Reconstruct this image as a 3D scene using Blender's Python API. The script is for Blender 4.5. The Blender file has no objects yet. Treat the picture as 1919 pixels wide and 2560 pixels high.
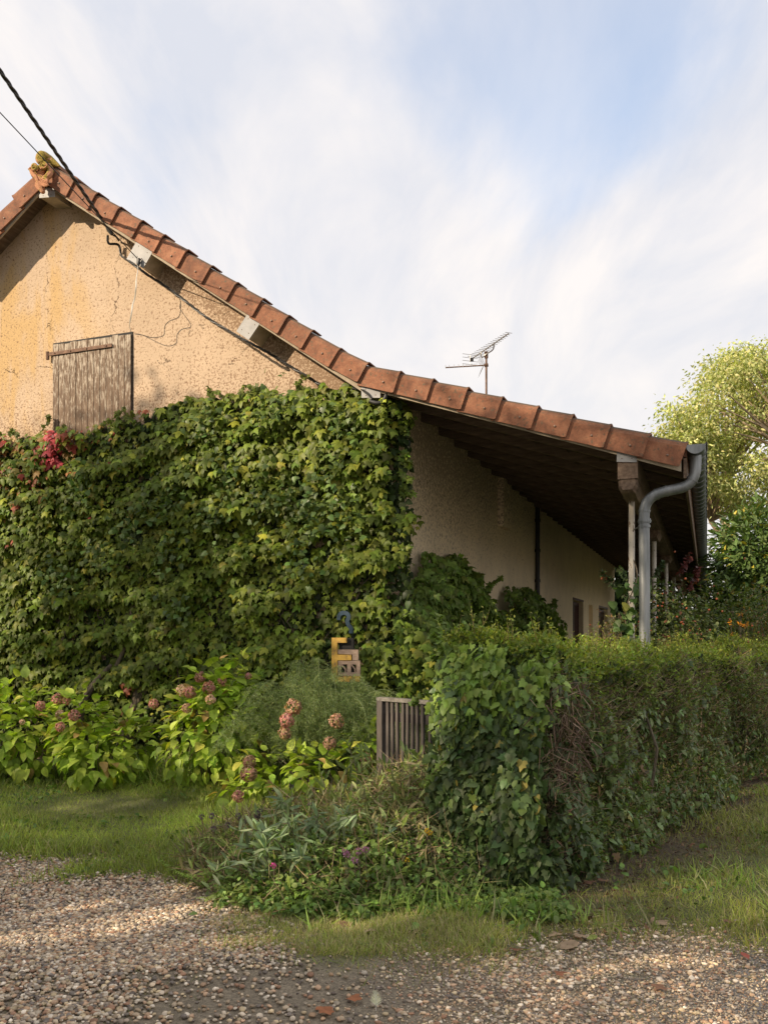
import bpy, bmesh, math, random
import numpy as np
from mathutils import Vector, Matrix, Euler

# ------------------------------------------------------------------ camera, sky, sun
scn = bpy.context.scene
COL = scn.collection
rng = np.random.default_rng(7)
random.seed(7)
R = math.radians
F_PX, CX, HY, EYE = 2144.0, 960.0, 1590.0, 1.6      # focal length and horizon of the photo (1919x2560)

cam = bpy.data.cameras.new('camera')
cam_o = bpy.data.objects.new('camera', cam); COL.objects.link(cam_o); scn.camera = cam_o
cam.sensor_fit = 'VERTICAL'; cam.sensor_height = 32.0
cam.lens = 32.0*F_PX/2560.0
cam.shift_y = (HY-1280.0)/2560.0
cam_o.location = (0, 0, EYE); cam_o.rotation_euler = (R(90), 0, 0)
cam.clip_start = 0.05; cam.clip_end = 3000

SUN = Vector((-.791, -.391, .473)).normalized()
SUN_EL = math.asin(SUN.z); SUN_AZ = math.atan2(SUN.x, SUN.y)
sl = bpy.data.lights.new('sun', 'SUN'); sl.energy = 3.9; sl.angle = R(0.5); sl.color = (1.0, .83, .62)
so = bpy.data.objects.new('sun', sl); COL.objects.link(so)
so.rotation_euler = SUN.to_track_quat('Z', 'Y').to_euler(); so.location = (-20, -10, 20)

scn.view_settings.view_transform = 'Standard'; scn.view_settings.look = 'None'
scn.view_settings.gamma = 1.0; scn.view_settings.exposure = 0.74

def pxdir(x, y):
    return Vector(((x-CX)/F_PX, 1.0, (HY-y)/F_PX)).normalized()

def make_world():
    w = bpy.data.worlds.new('World'); scn.world = w; w.use_nodes = True
    nt = w.node_tree; nt.nodes.clear(); L = nt.links.new
    out = nt.nodes.new('ShaderNodeOutputWorld'); bg = nt.nodes.new('ShaderNodeBackground')
    bg.inputs['Strength'].default_value = 0.114
    sky = nt.nodes.new('ShaderNodeTexSky'); sky.sky_type = 'NISHITA'; sky.sun_disc = False
    sky.sun_elevation = SUN_EL; sky.sun_rotation = SUN_AZ
    sky.air_density = 1.0; sky.dust_density = 1.2; sky.ozone_density = 1.6
    tc = nt.nodes.new('ShaderNodeTexCoord')
    sep = nt.nodes.new('ShaderNodeSeparateXYZ'); L(tc.outputs['Generated'], sep.inputs[0])
    def math_(op, a, b=None, clamp=False):
        n = nt.nodes.new('ShaderNodeMath'); n.operation = op; n.use_clamp = clamp
        for i, v in enumerate((a, b)):
            if v is None: continue
            if isinstance(v, (int, float)): n.inputs[i].default_value = v
            else: L(v, n.inputs[i])
        return n.outputs[0]
    den = math_('ADD', math_('MAXIMUM', sep.outputs['Z'], 0.0), 0.22)
    cmb = nt.nodes.new('ShaderNodeCombineXYZ')
    L(math_('DIVIDE', sep.outputs['X'], den), cmb.inputs[0]); L(math_('DIVIDE', sep.outputs['Y'], den), cmb.inputs[1])
    def noise(scale, detail, rough, dist, off, sx=1.0, sy=1.0, rot=0.0):
        mp = nt.nodes.new('ShaderNodeMapping'); L(cmb.outputs[0], mp.inputs[0])
        mp.inputs['Location'].default_value = off; mp.inputs['Scale'].default_value = (sx, sy, 1); mp.inputs['Rotation'].default_value = (0, 0, rot)
        n = nt.nodes.new('ShaderNodeTexNoise'); L(mp.outputs[0], n.inputs['Vector'])
        n.inputs['Scale'].default_value = scale; n.inputs['Detail'].default_value = detail
        n.inputs['Roughness'].default_value = rough; n.inputs['Distortion'].default_value = dist
        return n.outputs['Fac']
    n1 = noise(1.6, 11, .55, .30, (3.1, 7.7, 0), 1.0, .62, R(25))
    n2 = noise(4.6, 8, .56, .25, (8.4, 1.2, 0), 1.0, .5, R(25))
    cov = math_('ADD', math_('MULTIPLY', n1, 1.0), math_('MULTIPLY', n2, .52))   # around .85
    blobs = [((1330, 60), .95, .012), ((1640, 190), .4, .010), ((180, 320), .8, .016), ((1050, 20), .45, .010), ((800, 330), -.35, .05), ((1400, 500), -.3, .03), ((760, 60), .35, .01), ((950, 800), .3, .006), ((1380, 860), .35, .01), ((420, 560), .3, .01), ((1250, 620), .25, .005),
             ((600, 130), -.4, .012), ((1100, 690), -.3, .006), ((60, 60), -.35, .02), ((1560, 900), -.45, .01)]
    for (px, a, width) in blobs:
        d = pxdir(*px)
        vm = nt.nodes.new('ShaderNodeVectorMath'); vm.operation = 'DOT_PRODUCT'
        L(tc.outputs['Generated'], vm.inputs[0]); vm.inputs[1].default_value = d
        g = math_('POWER', 2.718, math_('MULTIPLY', math_('SUBTRACT', vm.outputs['Value'], 1.0), 1.0/width))
        cov = math_('ADD', cov, math_('MULTIPLY', g, -a*.42))
    mr = nt.nodes.new('ShaderNodeMapRange'); mr.interpolation_type = 'SMOOTHSTEP'
    L(cov, mr.inputs['Value']); mr.inputs['From Min'].default_value = .34; mr.inputs['From Max'].default_value = .74
    mr.inputs['To Min'].default_value = .46; mr.inputs['To Max'].default_value = 1.0
    # cloud colour: warm near the horizon, slight grey bellies
    cr = nt.nodes.new('ShaderNodeMix'); cr.data_type = 'RGBA'
    n3 = noise(3.4, 12, .58, .45, (1.4, 4.2, 0), 1, .42, R(28))
    mr3 = nt.nodes.new('ShaderNodeMapRange'); L(n3, mr3.inputs['Value']); mr3.inputs['From Min'].default_value = .38; mr3.inputs['From Max'].default_value = .60
    L(mr3.outputs[0], cr.inputs['Factor'])
    cr.inputs['A'].default_value = (3.95, 4.08, 4.5, 1); cr.inputs['B'].default_value = (5.25, 5.0, 4.9, 1)
    hz = nt.nodes.new('ShaderNodeMix'); hz.data_type = 'RGBA'
    mh = nt.nodes.new('ShaderNodeMapRange'); L(sep.outputs['Z'], mh.inputs['Value']); mh.inputs['From Min'].default_value = .02; mh.inputs['From Max'].default_value = .42
    L(mh.outputs[0], hz.inputs['Factor']); hz.inputs['A'].default_value = (5.5, 5.25, 5.0, 1); L(cr.outputs['Result'], hz.inputs['B'])
    mix = nt.nodes.new('ShaderNodeMix'); mix.data_type = 'RGBA'
    L(mr.outputs[0], mix.inputs['Factor'])
    gain = nt.nodes.new('ShaderNodeMix'); gain.data_type = 'RGBA'; gain.blend_type = 'MULTIPLY'; gain.inputs['Factor'].default_value = 1
    L(sky.outputs[0], gain.inputs['A']); gain.inputs['B'].default_value = (1.9, 1.75, 1.6, 1)
    L(gain.outputs['Result'], mix.inputs['A']); L(hz.outputs['Result'], mix.inputs['B'])
    L(mix.outputs['Result'], bg.inputs['Color']); L(bg.outputs[0], out.inputs[0])
make_world()

# ------------------------------------------------------------------ house frame
CORNER = Vector((.11, 9.4, 0)); ROT = math.atan2(-.3518, .9361)
U = Vector((math.cos(ROT), math.sin(ROT), 0)); V = Vector((-math.sin(ROT), math.cos(ROT), 0))
def W(u, v, z): return CORNER + U*u + V*v + Vector((0, 0, z))
def gp(x, y, v=0.0):                 # photo point on the vertical plane v = const, in house coordinates (u, z)
    a, b = (x-CX)/F_PX, (HY-y)/F_PX
    d = Vector((a, 1, 0)); Y = (v + CORNER.dot(V))/d.dot(V)
    return ((d*Y - CORNER).dot(U), EYE + b*Y)
def at(x, y, Y):                     # photo point at distance Y, in world coordinates
    return Vector(((x-CX)/F_PX*Y, Y, EYE + (HY-y)/F_PX*Y))
def gnd(x, y):                       # photo point on the ground
    Y = EYE*F_PX/(y-HY); return Vector(((x-CX)/F_PX*Y, Y, 0))

# ------------------------------------------------------------------ object helpers
def link(o, parent=None):
    COL.objects.link(o)
    if parent is not None: o.parent = parent
    return o
def tag(o, label=None, cat=None, group=None, kind=None):
    if label: o['label'] = label
    if cat: o['category'] = cat
    if group: o['group'] = group
    if kind: o['kind'] = kind
    return o
def empty(name, loc=(0, 0, 0), rz=0.0):
    o = bpy.data.objects.new(name, None); o.empty_display_size = .2; link(o)
    o.location = loc; o.rotation_euler = (0, 0, rz); return o

class MB:
    def __init__(s): s.v = []; s.f = []; s.c = None
    def add(s, vs, fs):
        n = len(s.v); s.v += [tuple(p) for p in vs]; s.f += [tuple(i+n for i in f) for f in fs]; return s
    def box(s, x0, x1, y0, y1, z0, z1):
        return s.add([(x0,y0,z0),(x1,y0,z0),(x1,y1,z0),(x0,y1,z0),(x0,y0,z1),(x1,y0,z1),(x1,y1,z1),(x0,y1,z1)],
              [(0,3,2,1),(4,5,6,7),(0,1,5,4),(1,2,6,5),(2,3,7,6),(3,0,4,7)])
    def loft(s, rings, closed=True, caps=True):
        n = len(rings[0]); base = len(s.v); fs = []
        for r in rings: s.v += [tuple(p) for p in r]
        for i in range(len(rings)-1):
            for j in range(n if closed else n-1):
                a = i*n+j; b = i*n+(j+1) % n
                fs.append((a, b, b+n, a+n))
        if caps and closed:
            fs.append(tuple(range(n-1, -1, -1))); fs.append(tuple((len(rings)-1)*n+j for j in range(n)))
        s.f += [tuple(i+base for i in f) for f in fs]; return s
    def tube(s, pts, r, n=8, caps=True):
        pts = [Vector(p) for p in pts]; rs = r if hasattr(r, '__len__') else [r]*len(pts)
        rings = []; up = None
        for i, p in enumerate(pts):
            d = (pts[min(i+1, len(pts)-1)] - pts[max(i-1, 0)])
            d = d.normalized() if d.length > 1e-9 else Vector((0, 0, 1))
            if up is None: up = Vector((0, 0, 1)) if abs(d.z) < .9 else Vector((1, 0, 0))
            x = d.cross(up).normalized(); y = x.cross(d).normalized(); up = y
            rings.append([p + x*math.cos(2*math.pi*k/n)*rs[i] + y*math.sin(2*math.pi*k/n)*rs[i] for k in range(n)])
        return s.loft(rings, True, caps)
    def prism(s, poly, fn, t0, t1):          # poly (a, b) swept from t0 to t1, fn(a, b, t) -> xyz
        n = len(poly)
        return s.loft([[fn(a, b, t0) for a, b in poly], [fn(a, b, t1) for a, b in poly]])
    def ball(s, c, r, seg=12, rg=8, M=None, jit=0.0):
        c = Vector(c); r = Vector(r) if hasattr(r, '__len__') else Vector((r, r, r)); vs = []; fs = []
        for i in range(rg+1):
            th = math.pi*i/rg
            for j in range(seg):
                ph = 2*math.pi*j/seg; k = 1+random.uniform(-jit, jit)
                p = Vector((math.sin(th)*math.cos(ph)*r.x, math.sin(th)*math.sin(ph)*r.y, math.cos(th)*r.z))*k
                if M: p = M @ p
                vs.append(c+p)
        for i in range(rg):
            for j in range(seg):
                a = i*seg+j; b = i*seg+(j+1) % seg
                fs.append((a, a+seg, b+seg, b))
        return s.add(vs, fs)
    def build(s, name, mat, parent=None, smooth=False, loc=None):
        me = bpy.data.meshes.new(name); me.from_pydata(s.v, [], s.f)
        me.materials.append(mat)
        bm = bmesh.new(); bm.from_mesh(me); bmesh.ops.recalc_face_normals(bm, faces=bm.faces)
        bm.to_mesh(me); bm.free()
        if smooth:
            me.polygons.foreach_set('use_smooth', [True]*len(me.polygons))
            me.set_sharp_from_angle(angle=R(42))
        o = bpy.data.objects.new(name, me); link(o, parent)
        if loc is not None: o.location = loc
        return o

def npmesh(name, verts, faces, mat, parent=None, col=None, smooth=False):
    me = bpy.data.meshes.new(name); nv = len(verts); nf, k = faces.shape
    me.vertices.add(nv); me.vertices.foreach_set('co', np.ascontiguousarray(verts, dtype=np.float32).ravel())
    me.loops.add(nf*k); me.loops.foreach_set('vertex_index', faces.astype(np.int32).ravel())
    me.polygons.add(nf); me.polygons.foreach_set('loop_start', np.arange(0, nf*k, k, dtype=np.int32))
    me.update(calc_edges=True)
    if smooth: me.polygons.foreach_set('use_smooth', np.ones(nf, dtype=bool))
    if col is not None:
        a = me.color_attributes.new('col', 'FLOAT_COLOR', 'POINT')
        c4 = np.ones((nv, 4), dtype=np.float32); c4[:, :3] = col; a.data.foreach_set('color', c4.ravel())
    me.materials.append(mat)
    o = bpy.data.objects.new(name, me); link(o, parent); return o

def nrm(a): return a/np.maximum(np.linalg.norm(a, axis=-1, keepdims=True), 1e-9)
def basis(tip, n):                   # tip -> local y, n -> local z (roughly)
    y = nrm(tip); x = nrm(np.cross(y, n)); z = np.cross(x, y)
    return np.stack([x, y, z], axis=-1)
def scatter(tv, tf, M, T, col, tint=None):
    """place the template once per matrix; returns verts, faces, colours"""
    k = len(T); n = len(tv)
    vs = np.einsum('kij,nj->kni', M, tv) + T[:, None, :]
    fs = tf[None] + (np.arange(k)*n)[:, None, None]
    c = np.repeat(col[:, None, :], n, axis=1)
    if tint is not None: c = c*tint[None, :, None]
    return vs.reshape(-1, 3), fs.reshape(-1, tf.shape[1]), c.reshape(-1, 3)
class Cloud:
    def __init__(s): s.V = []; s.F = []; s.C = []; s.n = 0
    def add(s, tv, tf, M, T, col, tint=None):
        if len(T) == 0: return s
        v, f, c = scatter(tv, tf, M, np.asarray(T, float), col, tint)
        s.V.append(v); s.F.append(f+s.n); s.C.append(c); s.n += len(v); return s
    def build(s, name, mat, parent=None, smooth=False):
        return npmesh(name, np.concatenate(s.V), np.concatenate(s.F), mat, parent, np.concatenate(s.C), smooth)

def fan_leaf(half, cen=(0, .38), fold=.25, curl=.35):
    pts = [half[0]] + half[1:-1] + [half[-1]] + [(-x, y) for x, y in reversed(half[1:-1])]
    P = [(x, y, -fold*abs(x) - curl*(y-.2)**2*(1 if y > .2 else .3)) for x, y in pts]
    P.append((cen[0], cen[1], 0.0)); n = len(pts)
    return np.array(P), np.array([(i, (i+1) % n, n) for i in range(n)])
def strip_leaf(ws, ys, fold=.3, curl=.4, wave=0.0):
    P = []; Fc = []
    for w, y in zip(ws, ys):
        z = -curl*y*y
        P += [(-w, y, z-fold*0 + fold*w), (0, y, z), (w, y, z+fold*w)]
    for i in range(len(ws)-1):
        a = i*3
        for q in (0, 1):
            Fc += [(a+q, a+q+1, a+q+4), (a+q, a+q+4, a+q+3)]
    return np.array(P), np.array(Fc)
LEAF_BOSTON = [fan_leaf([(0, .02), (.10, -.10), (.30, -.08), (.44, .08), (.66, .10), (.52, .26), (.70, .60), (.46, .50), (.27, .54), (.24, .76), (0, 1.12)], fold=.30, curl=.55),
               fan_leaf([(0, .04), (.10, -.12), (.34, -.06), (.42, .12), (.52, .28), (.66, .66), (.40, .52), (.22, .60), (.17, .84), (0, 1.08)], fold=.42, curl=.30),
               fan_leaf([(0, .02), (.14, -.08), (.36, .00), (.48, .20), (.60, .52), (.36, .50), (.20, .66), (0, 1.0)], fold=.2, curl=.8)]
LEAF_IVY = [fan_leaf([(0, .03), (.10, -.10), (.36, -.12), (.52, .12), (.36, .26), (.46, .50), (.24, .56), (0, 1.0)], fold=.15, curl=.2),
            fan_leaf([(0, .03), (.14, -.08), (.36, .02), (.42, .25), (.34, .50), (.18, .78), (0, 1.0)], fold=.2, curl=.25)]
LEAF_OVATE = [strip_leaf([.01, .20, .33, .36, .27, .11, .0], [0, .1, .28, .48, .70, .90, 1.02], .35, .35),
              strip_leaf([.01, .22, .34, .35, .24, .09, .0], [0, .12, .3, .5, .72, .9, 1.0], .15, .6)]
LEAF_LANCE = [strip_leaf([.01, .09, .12, .08, .0], [0, .25, .5, .78, 1.0], .5, .35), strip_leaf([.01, .08, .10, .07, .0], [0, .22, .5, .8, 1.0], .3, -.25)]
LEAF_LAUREL = [strip_leaf([.01, .13, .18, .13, .0], [0, .22, .5, .8, 1.0], .35, .3)]
LEAF_SMALL = [strip_leaf([.02, .26, .0], [0, .45, 1.0], .35, .2), strip_leaf([.02, .20, .0], [0, .4, 1.0], .1, .35)]
BLADE = [strip_leaf([.035, .028, .0], [0, .5, 1.0], .4, .25), strip_leaf([.03, .025, .0], [0, .5, 1.0], .4, .7)]
NEEDLE = (np.array([(-.03, 0, 0), (.03, 0, 0), (0, 1, 0)], float), np.array([(0, 1, 2)]))
TWIG = (np.array([(-.012, 0, 0), (.012, 0, 0), (0, 0, .018), (-.009, .55, .03), (.009, .55, .03), (0, .55, .045), (0, 1, -.01)], float),
        np.array([(0, 1, 4), (0, 4, 3), (1, 2, 5), (1, 5, 4), (2, 0, 3), (2, 3, 5), (3, 4, 6), (4, 5, 6), (5, 3, 6)]))

def add_leaves(cl, tpls, P, tip, n, size, col, jt=.35, jn=.35, tint=None):
    P = np.asarray(P, float); k = len(P)
    tip = nrm(np.broadcast_to(tip, (k, 3)) + rng.normal(0, jt, (k, 3))); n = nrm(np.broadcast_to(n, (k, 3)) + rng.normal(0, jn, (k, 3)))
    M = basis(tip, n)*np.broadcast_to(np.asarray(size, float), (k,))[:, None, None]
    which = rng.integers(0, len(tpls), k); col = np.broadcast_to(col, (k, 3))
    for i, (tv, tf) in enumerate(tpls):
        m = which == i
        cl.add(tv, tf, M[m], P[m], col[m], tint)
def cols(k, base, var=.25, alt=None, palt=0.0):
    base = np.asarray(base, float)
    c = base[None]*np.exp(rng.normal(0, var, (k, 1)))*np.exp(rng.normal(0, var*.25, (k, 3)))
    if alt is not None:
        m = rng.random(k) < palt
        a = np.asarray(alt, float)
        if a.ndim == 2: c[m] = a[rng.integers(0, len(a), m.sum())]*np.exp(rng.normal(0, .15, (m.sum(), 1)))
        else: c[m] = a*np.exp(rng.normal(0, .2, (m.sum(), 1)))
    return c
class SNoise:                          # cheap smooth noise in n dimensions
    def __init__(s, dim, freq, seed, oct=4):
        g = np.random.default_rng(seed); s.w = []
        for o in range(oct):
            for _ in range(5):
                d = nrm(g.normal(size=dim))*freq*(1.8**o)*g.uniform(.7, 1.3); s.w.append((d, g.uniform(0, 6.28), .55**o))
        s.t = math.sqrt(sum(a*a for _, _, a in s.w)/2)
    def __call__(s, P): return sum(a*np.sin(np.asarray(P) @ d + ph) for d, ph, a in s.w)/s.t

# ------------------------------------------------------------------ materials
def new_mat(name):
    m = bpy.data.materials.new(name); m.use_nodes = True; nt = m.node_tree
    return m, nt, nt.nodes['Principled BSDF'], nt.links.new
def tex_noise(nt, vec, scale, detail=6, rough=.6, dist=0.0):
    n = nt.nodes.new('ShaderNodeTexNoise'); n.inputs['Scale'].default_value = scale; n.inputs['Detail'].default_value = detail
    n.inputs['Roughness'].default_value = rough; n.inputs['Distortion'].default_value = dist
    if vec is not None: nt.links.new(vec, n.inputs['Vector'])
    return n
def ramp(nt, src, stops):
    r = nt.nodes.new('ShaderNodeValToRGB'); nt.links.new(src, r.inputs[0]); e = r.color_ramp.elements
    while len(e) < len(stops): e.new(.5)
    for el, (p, c) in zip(e, stops):
        el.position = p; el.color = (*c, 1) if hasattr(c, '__len__') else (c, c, c, 1)
    return r.outputs['Color']
def mixc(nt, fac, a, b, mode='MIX'):
    m = nt.nodes.new('ShaderNodeMix'); m.data_type = 'RGBA'; m.blend_type = mode
    for key, v in (('Factor', fac), ('A', a), ('B', b)):
        if hasattr(v, 'is_output'): nt.links.new(v, m.inputs[key])
        elif key == 'Factor': m.inputs[key].default_value = v
        else: m.inputs[key].default_value = (*v, 1)
    return m.outputs['Result']
def bump(nt, bs, h, strength, dist):
    b = nt.nodes.new('ShaderNodeBump'); b.inputs['Strength'].default_value = strength; b.inputs['Distance'].default_value = dist
    nt.links.new(h, b.inputs['Height']); nt.links.new(b.outputs[0], bs.inputs['Normal'])
def coords(nt, scale=None):
    t = nt.nodes.new('ShaderNodeTexCoord')
    if scale is None: return t.outputs['Object']
    m = nt.nodes.new('ShaderNodeMapping'); m.inputs['Scale'].default_value = scale
    nt.links.new(t.outputs['Object'], m.inputs[0]); return m.outputs[0]
def simple(name, stops, scale=8, rough=.7, metal=0.0, bmp=.3, bdist=.004, stretch=None, detail=6, bscale=None):
    m, nt, bs, L = new_mat(name); v = coords(nt, stretch)
    n = tex_noise(nt, v, scale, detail, .62)
    L(ramp(nt, n.outputs['Fac'], stops), bs.inputs['Base Color'])
    bs.inputs['Roughness'].default_value = rough; bs.inputs['Metallic'].default_value = metal
    nb = tex_noise(nt, v, bscale or scale*4, 5, .6); bump(nt, bs, nb.outputs['Fac'], bmp, bdist); return m
def leaf_mat(name, rough=.5, trans=.28, vein=0.0, spec=.4):
    m, nt, bs, L = new_mat(name)
    a = nt.nodes.new('ShaderNodeAttribute'); a.attribute_name = 'col'
    n = tex_noise(nt, coords(nt), 22, 3, .6)
    c = mixc(nt, 1.0, a.outputs['Color'], ramp(nt, n.outputs['Fac'], [(.3, .78), (.7, 1.22)]), 'MULTIPLY')
    L(c, bs.inputs['Base Color']); bs.inputs['Roughness'].default_value = rough; bs.inputs['Specular IOR Level'].default_value = spec
    if trans > 0:
        tr = nt.nodes.new('ShaderNodeBsdfTranslucent')
        L(mixc(nt, 1.0, c, (1.5, 1.7, .55), 'MULTIPLY'), tr.inputs['Color'])
        mx = nt.nodes.new('ShaderNodeMixShader'); mx.inputs[0].default_value = trans
        L(bs.outputs[0], mx.inputs[1]); L(tr.outputs[0], mx.inputs[2]); L(mx.outputs[0], nt.nodes['Material Output'].inputs['Surface'])
    return m
M_LEAF = leaf_mat('leaf', .5, .28, spec=.28); M_GLOSSY = leaf_mat('glossy_leaf', .45, .15, spec=.32); M_GRASS = leaf_mat('grass_blade', .5, .3)
M_DRY = leaf_mat('dry_stem', .8, .1, spec=.2); M_STONE = leaf_mat('pebble', .75, 0, spec=.3); M_PETAL = leaf_mat('petal', .7, .25, spec=.2)

def stucco(name, base, dark, ochre, side=False):
    m, nt, bs, L = new_mat(name); v = coords(nt)
    fine = tex_noise(nt, v, 55, 4, .7); grit = tex_noise(nt, v, 26 if side else 36, 5, .7, .5); big = tex_noise(nt, v, 1.1, 5, .6, .3); mid = tex_noise(nt, v, 5, 6, .65)
    c = mixc(nt, ramp(nt, big.outputs['Fac'], [(.35, 0.0), (.65, 1.0)]), base, tuple(x*.86 for x in base))
    c = mixc(nt, ramp(nt, mid.outputs['Fac'], [(.42, 0.0), (.75, .5)]), c, tuple(x*1.12 for x in base))
    sep = nt.nodes.new('ShaderNodeSeparateXYZ'); L(v, sep.inputs[0])
    def mr(src, a, b, c0=0.0, c1=1.0):
        n = nt.nodes.new('ShaderNodeMapRange'); n.interpolation_type = 'SMOOTHSTEP'; L(src, n.inputs['Value'])
        n.inputs['From Min'].default_value = a; n.inputs['From Max'].default_value = b
        n.inputs['To Min'].default_value = c0; n.inputs['To Max'].default_value = c1; return n.outputs[0]
    def mul(a, b, op='MULTIPLY', clamp=False):
        n = nt.nodes.new('ShaderNodeMath'); n.operation = op; n.use_clamp = clamp
        for i, x in enumerate((a, b)):
            if isinstance(x, (int, float)): n.inputs[i].default_value = x
            else: L(x, n.inputs[i])
        return n.outputs[0]
    if not side:
        st = tex_noise(nt, coords(nt, (1.3, 1.3, .38)), 1.6, 5, .6, .4)
        reg = mul(mr(sep.outputs['X'], -3.6, -4.6), mr(st.outputs['Fac'], .44, .60))
        c = mixc(nt, mul(reg, .85), c, ochre)
        # brown grime: rises towards the eaves on the right and at the foot
        gr = mul(mr(sep.outputs['X'], -4.3, -1.2), mr(mid.outputs['Fac'], .40, .62))
        thr = mul(.12, mul(gr, .06), 'ADD')
        foot = mul(mr(sep.outputs['Z'], 4.9, 4.2), .06); thr = mul(thr, foot, 'ADD')
        # rough strip just under the roof line
        rl = mul(sep.outputs['Z'], mul(mul(sep.outputs['X'], 4.49, 'ADD'), .705), 'ADD')
        thr = mul(thr, mul(mr(rl, 6.88, 7.02), mul(mr(sep.outputs['X'], -3.9, -3.0), .085)), 'ADD')
    else:
        thr = mul(mul(mr(sep.outputs['Y'], 10.0, 1.0), .10), mul(mr(sep.outputs['Z'], 2.5, 4.1), .14), 'ADD')
        thr = mul(mul(thr, mr(sep.outputs['Y'], 12.0, 7.5, .2, 1.0)), .02, 'ADD')
    spk = mul(mul(grit.outputs['Fac'], -1.0), mul(thr, .30, 'ADD'), 'ADD')
    spf = mr(spk, -.035, .035)
    c = mixc(nt, mul(spf, .58 if side else .8), c, dark)
    # hairline cracks
    vo = nt.nodes.new('ShaderNodeTexVoronoi'); vo.feature = 'DISTANCE_TO_EDGE'; vo.inputs['Scale'].default_value = .55
    wn = tex_noise(nt, v, 3.5, 5, .6); va = nt.nodes.new('ShaderNodeVectorMath'); va.operation = 'MULTIPLY_ADD'
    L(wn.outputs['Color'], va.inputs[0]); va.inputs[1].default_value = (.5, .5, .5); L(v, va.inputs[2]); L(va.outputs[0], vo.inputs['Vector'])
    ck = mul(mr(vo.outputs['Distance'], .0045, .0), mr(mid.outputs['Fac'], .48, .56))
    c = mixc(nt, mul(ck, .75), c, tuple(x*.35 for x in dark))
    L(c, bs.inputs['Base Color']); bs.inputs['Roughness'].default_value = .92; bs.inputs['Specular IOR Level'].default_value = .15
    h = mul(mul(fine.outputs['Fac'], .5), mul(grit.outputs['Fac'], 1.0), 'ADD')
    h = mul(h, mul(ck, -1.0), 'ADD')
    bump(nt, bs, h, .75 if not side else .6, .012); return m
M_WALL = stucco('gable_render', (.60, .455, .32), (.23, .14, .085), (.58, .39, .18))
M_SIDE = stucco('side_render', (.92, .75, .52), (.17, .095, .055), (.55, .4, .2), True)

def terracotta(name, dark_top=True):
    m, nt, bs, L = new_mat(name); v = coords(nt)
    n = tex_noise(nt, v, 9, 8, .65); f = tex_noise(nt, v, 60, 5, .7); li = tex_noise(nt, v, 26, 4, .6)
    oi = nt.nodes.new('ShaderNodeObjectInfo')
    c = ramp(nt, n.outputs['Fac'], [(.30, (.15, .065, .036)), (.5, (.29, .118, .060)), (.72, (.39, .18, .095))])
    c = mixc(nt, ramp(nt, f.outputs['Fac'], [(.35, .75), (.7, 1.15)]), (0, 0, 0), c, 'MIX')
    c = mixc(nt, 1.0, c, ramp(nt, oi.outputs['Random'], [(0, .74), (1, 1.14)]), 'MULTIPLY')
    c = mixc(nt, ramp(nt, li.outputs['Fac'], [(.58, 0.0), (.66, .8)]), c, (.11, .09, .055))
    geo = nt.nodes.new('ShaderNodeNewGeometry'); sp = nt.nodes.new('ShaderNodeSeparateXYZ'); L(geo.outputs['Normal'], sp.inputs[0])
    c = mixc(nt, ramp(nt, sp.outputs['Z'], [(.25, 0.0), (.75, .8)]), c, (.085, .07, .045))    # algae grows on faces turned up
    L(c, bs.inputs['Base Color']); bs.inputs['Roughness'].default_value = .85; bump(nt, bs, f.outputs['Fac'], .35, .004); return m
M_TILE = terracotta('clay_tile')
def finial_mat():
    m, nt, bs, L = new_mat('mossy_clay'); v = coords(nt)
    n = tex_noise(nt, v, 14, 6, .6); f = tex_noise(nt, v, 90, 4, .7)
    sp = nt.nodes.new('ShaderNodeSeparateXYZ'); L(v, sp.inputs[0])
    mr = nt.nodes.new('ShaderNodeMapRange'); L(sp.outputs['Z'], mr.inputs['Value']); mr.inputs['From Min'].default_value = 7.16; mr.inputs['From Max'].default_value = 7.55; mr.inputs['To Max'].default_value = .27
    ad = nt.nodes.new('ShaderNodeMath'); ad.operation = 'ADD'; L(n.outputs['Fac'], ad.inputs[0]); L(mr.outputs[0], ad.inputs[1])
    moss = ramp(nt, f.outputs['Fac'], [(.35, (.10, .09, .02)), (.65, (.46, .32, .05))])
    c = mixc(nt, ramp(nt, ad.outputs[0], [(.60, 0.0), (.66, 1.0)]), (.50, .24, .13), moss)
    L(c, bs.inputs['Base Color']); bs.inputs['Roughness'].default_value = .95; bump(nt, bs, f.outputs['Fac'], .8, .008); return m
M_FINIAL = finial_mat()
M_ZINC = simple('zinc', [(.3, (.13, .14, .14)), (.7, (.32, .33, .33))], 14, .46, .6, .2, .003, (1, 1, .12))
M_GUTTER = simple('dark_zinc', [(.3, (.07, .085, .085)), (.7, (.14, .16, .155))], 5, .45, .6, .12, .002)
M_PLATE = simple('galvanised_plate', [(.3, (.24, .24, .235)), (.7, (.37, .36, .35))], 7, .6, .1, .1, .002)
M_BEAM = simple('weathered_beam', [(.3, (.09, .055, .035)), (.7, (.24, .165, .11))], 5, .85, 0, .5, .01, (6, .6, 6))
M_SOFFIT = simple('dark_boards', [(.3, (.04, .027, .018)), (.7, (.10, .066, .044))], 6, .85, 0, .4, .008, (.5, 5, 1))
M_RAFTER = simple('rafter_wood', [(.3, (.085, .055, .038)), (.7, (.22, .155, .105))], 6, .85, 0, .4, .008, (.6, 5, 5))
M_FASCIA = simple('grey_verge_board', [(.3, (.30, .24, .17)), (.7, (.50, .42, .31))], 8, .85, 0, .3, .004)
M_NAIL = simple('rusty_nail', [(.3, (.20, .13, .09)), (.7, (.34, .24, .18))], 30, .6, .3)
M_GATE = simple('grey_gate_wood', [(.3, (.05, .042, .036)), (.7, (.12, .10, .088))], 8, .85, 0, .5, .006, (5, 5, .6))
M_BLACK = simple('black_cable', [(.3, (.012, .012, .012)), (.7, (.035, .033, .03))], 20, .5)
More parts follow.
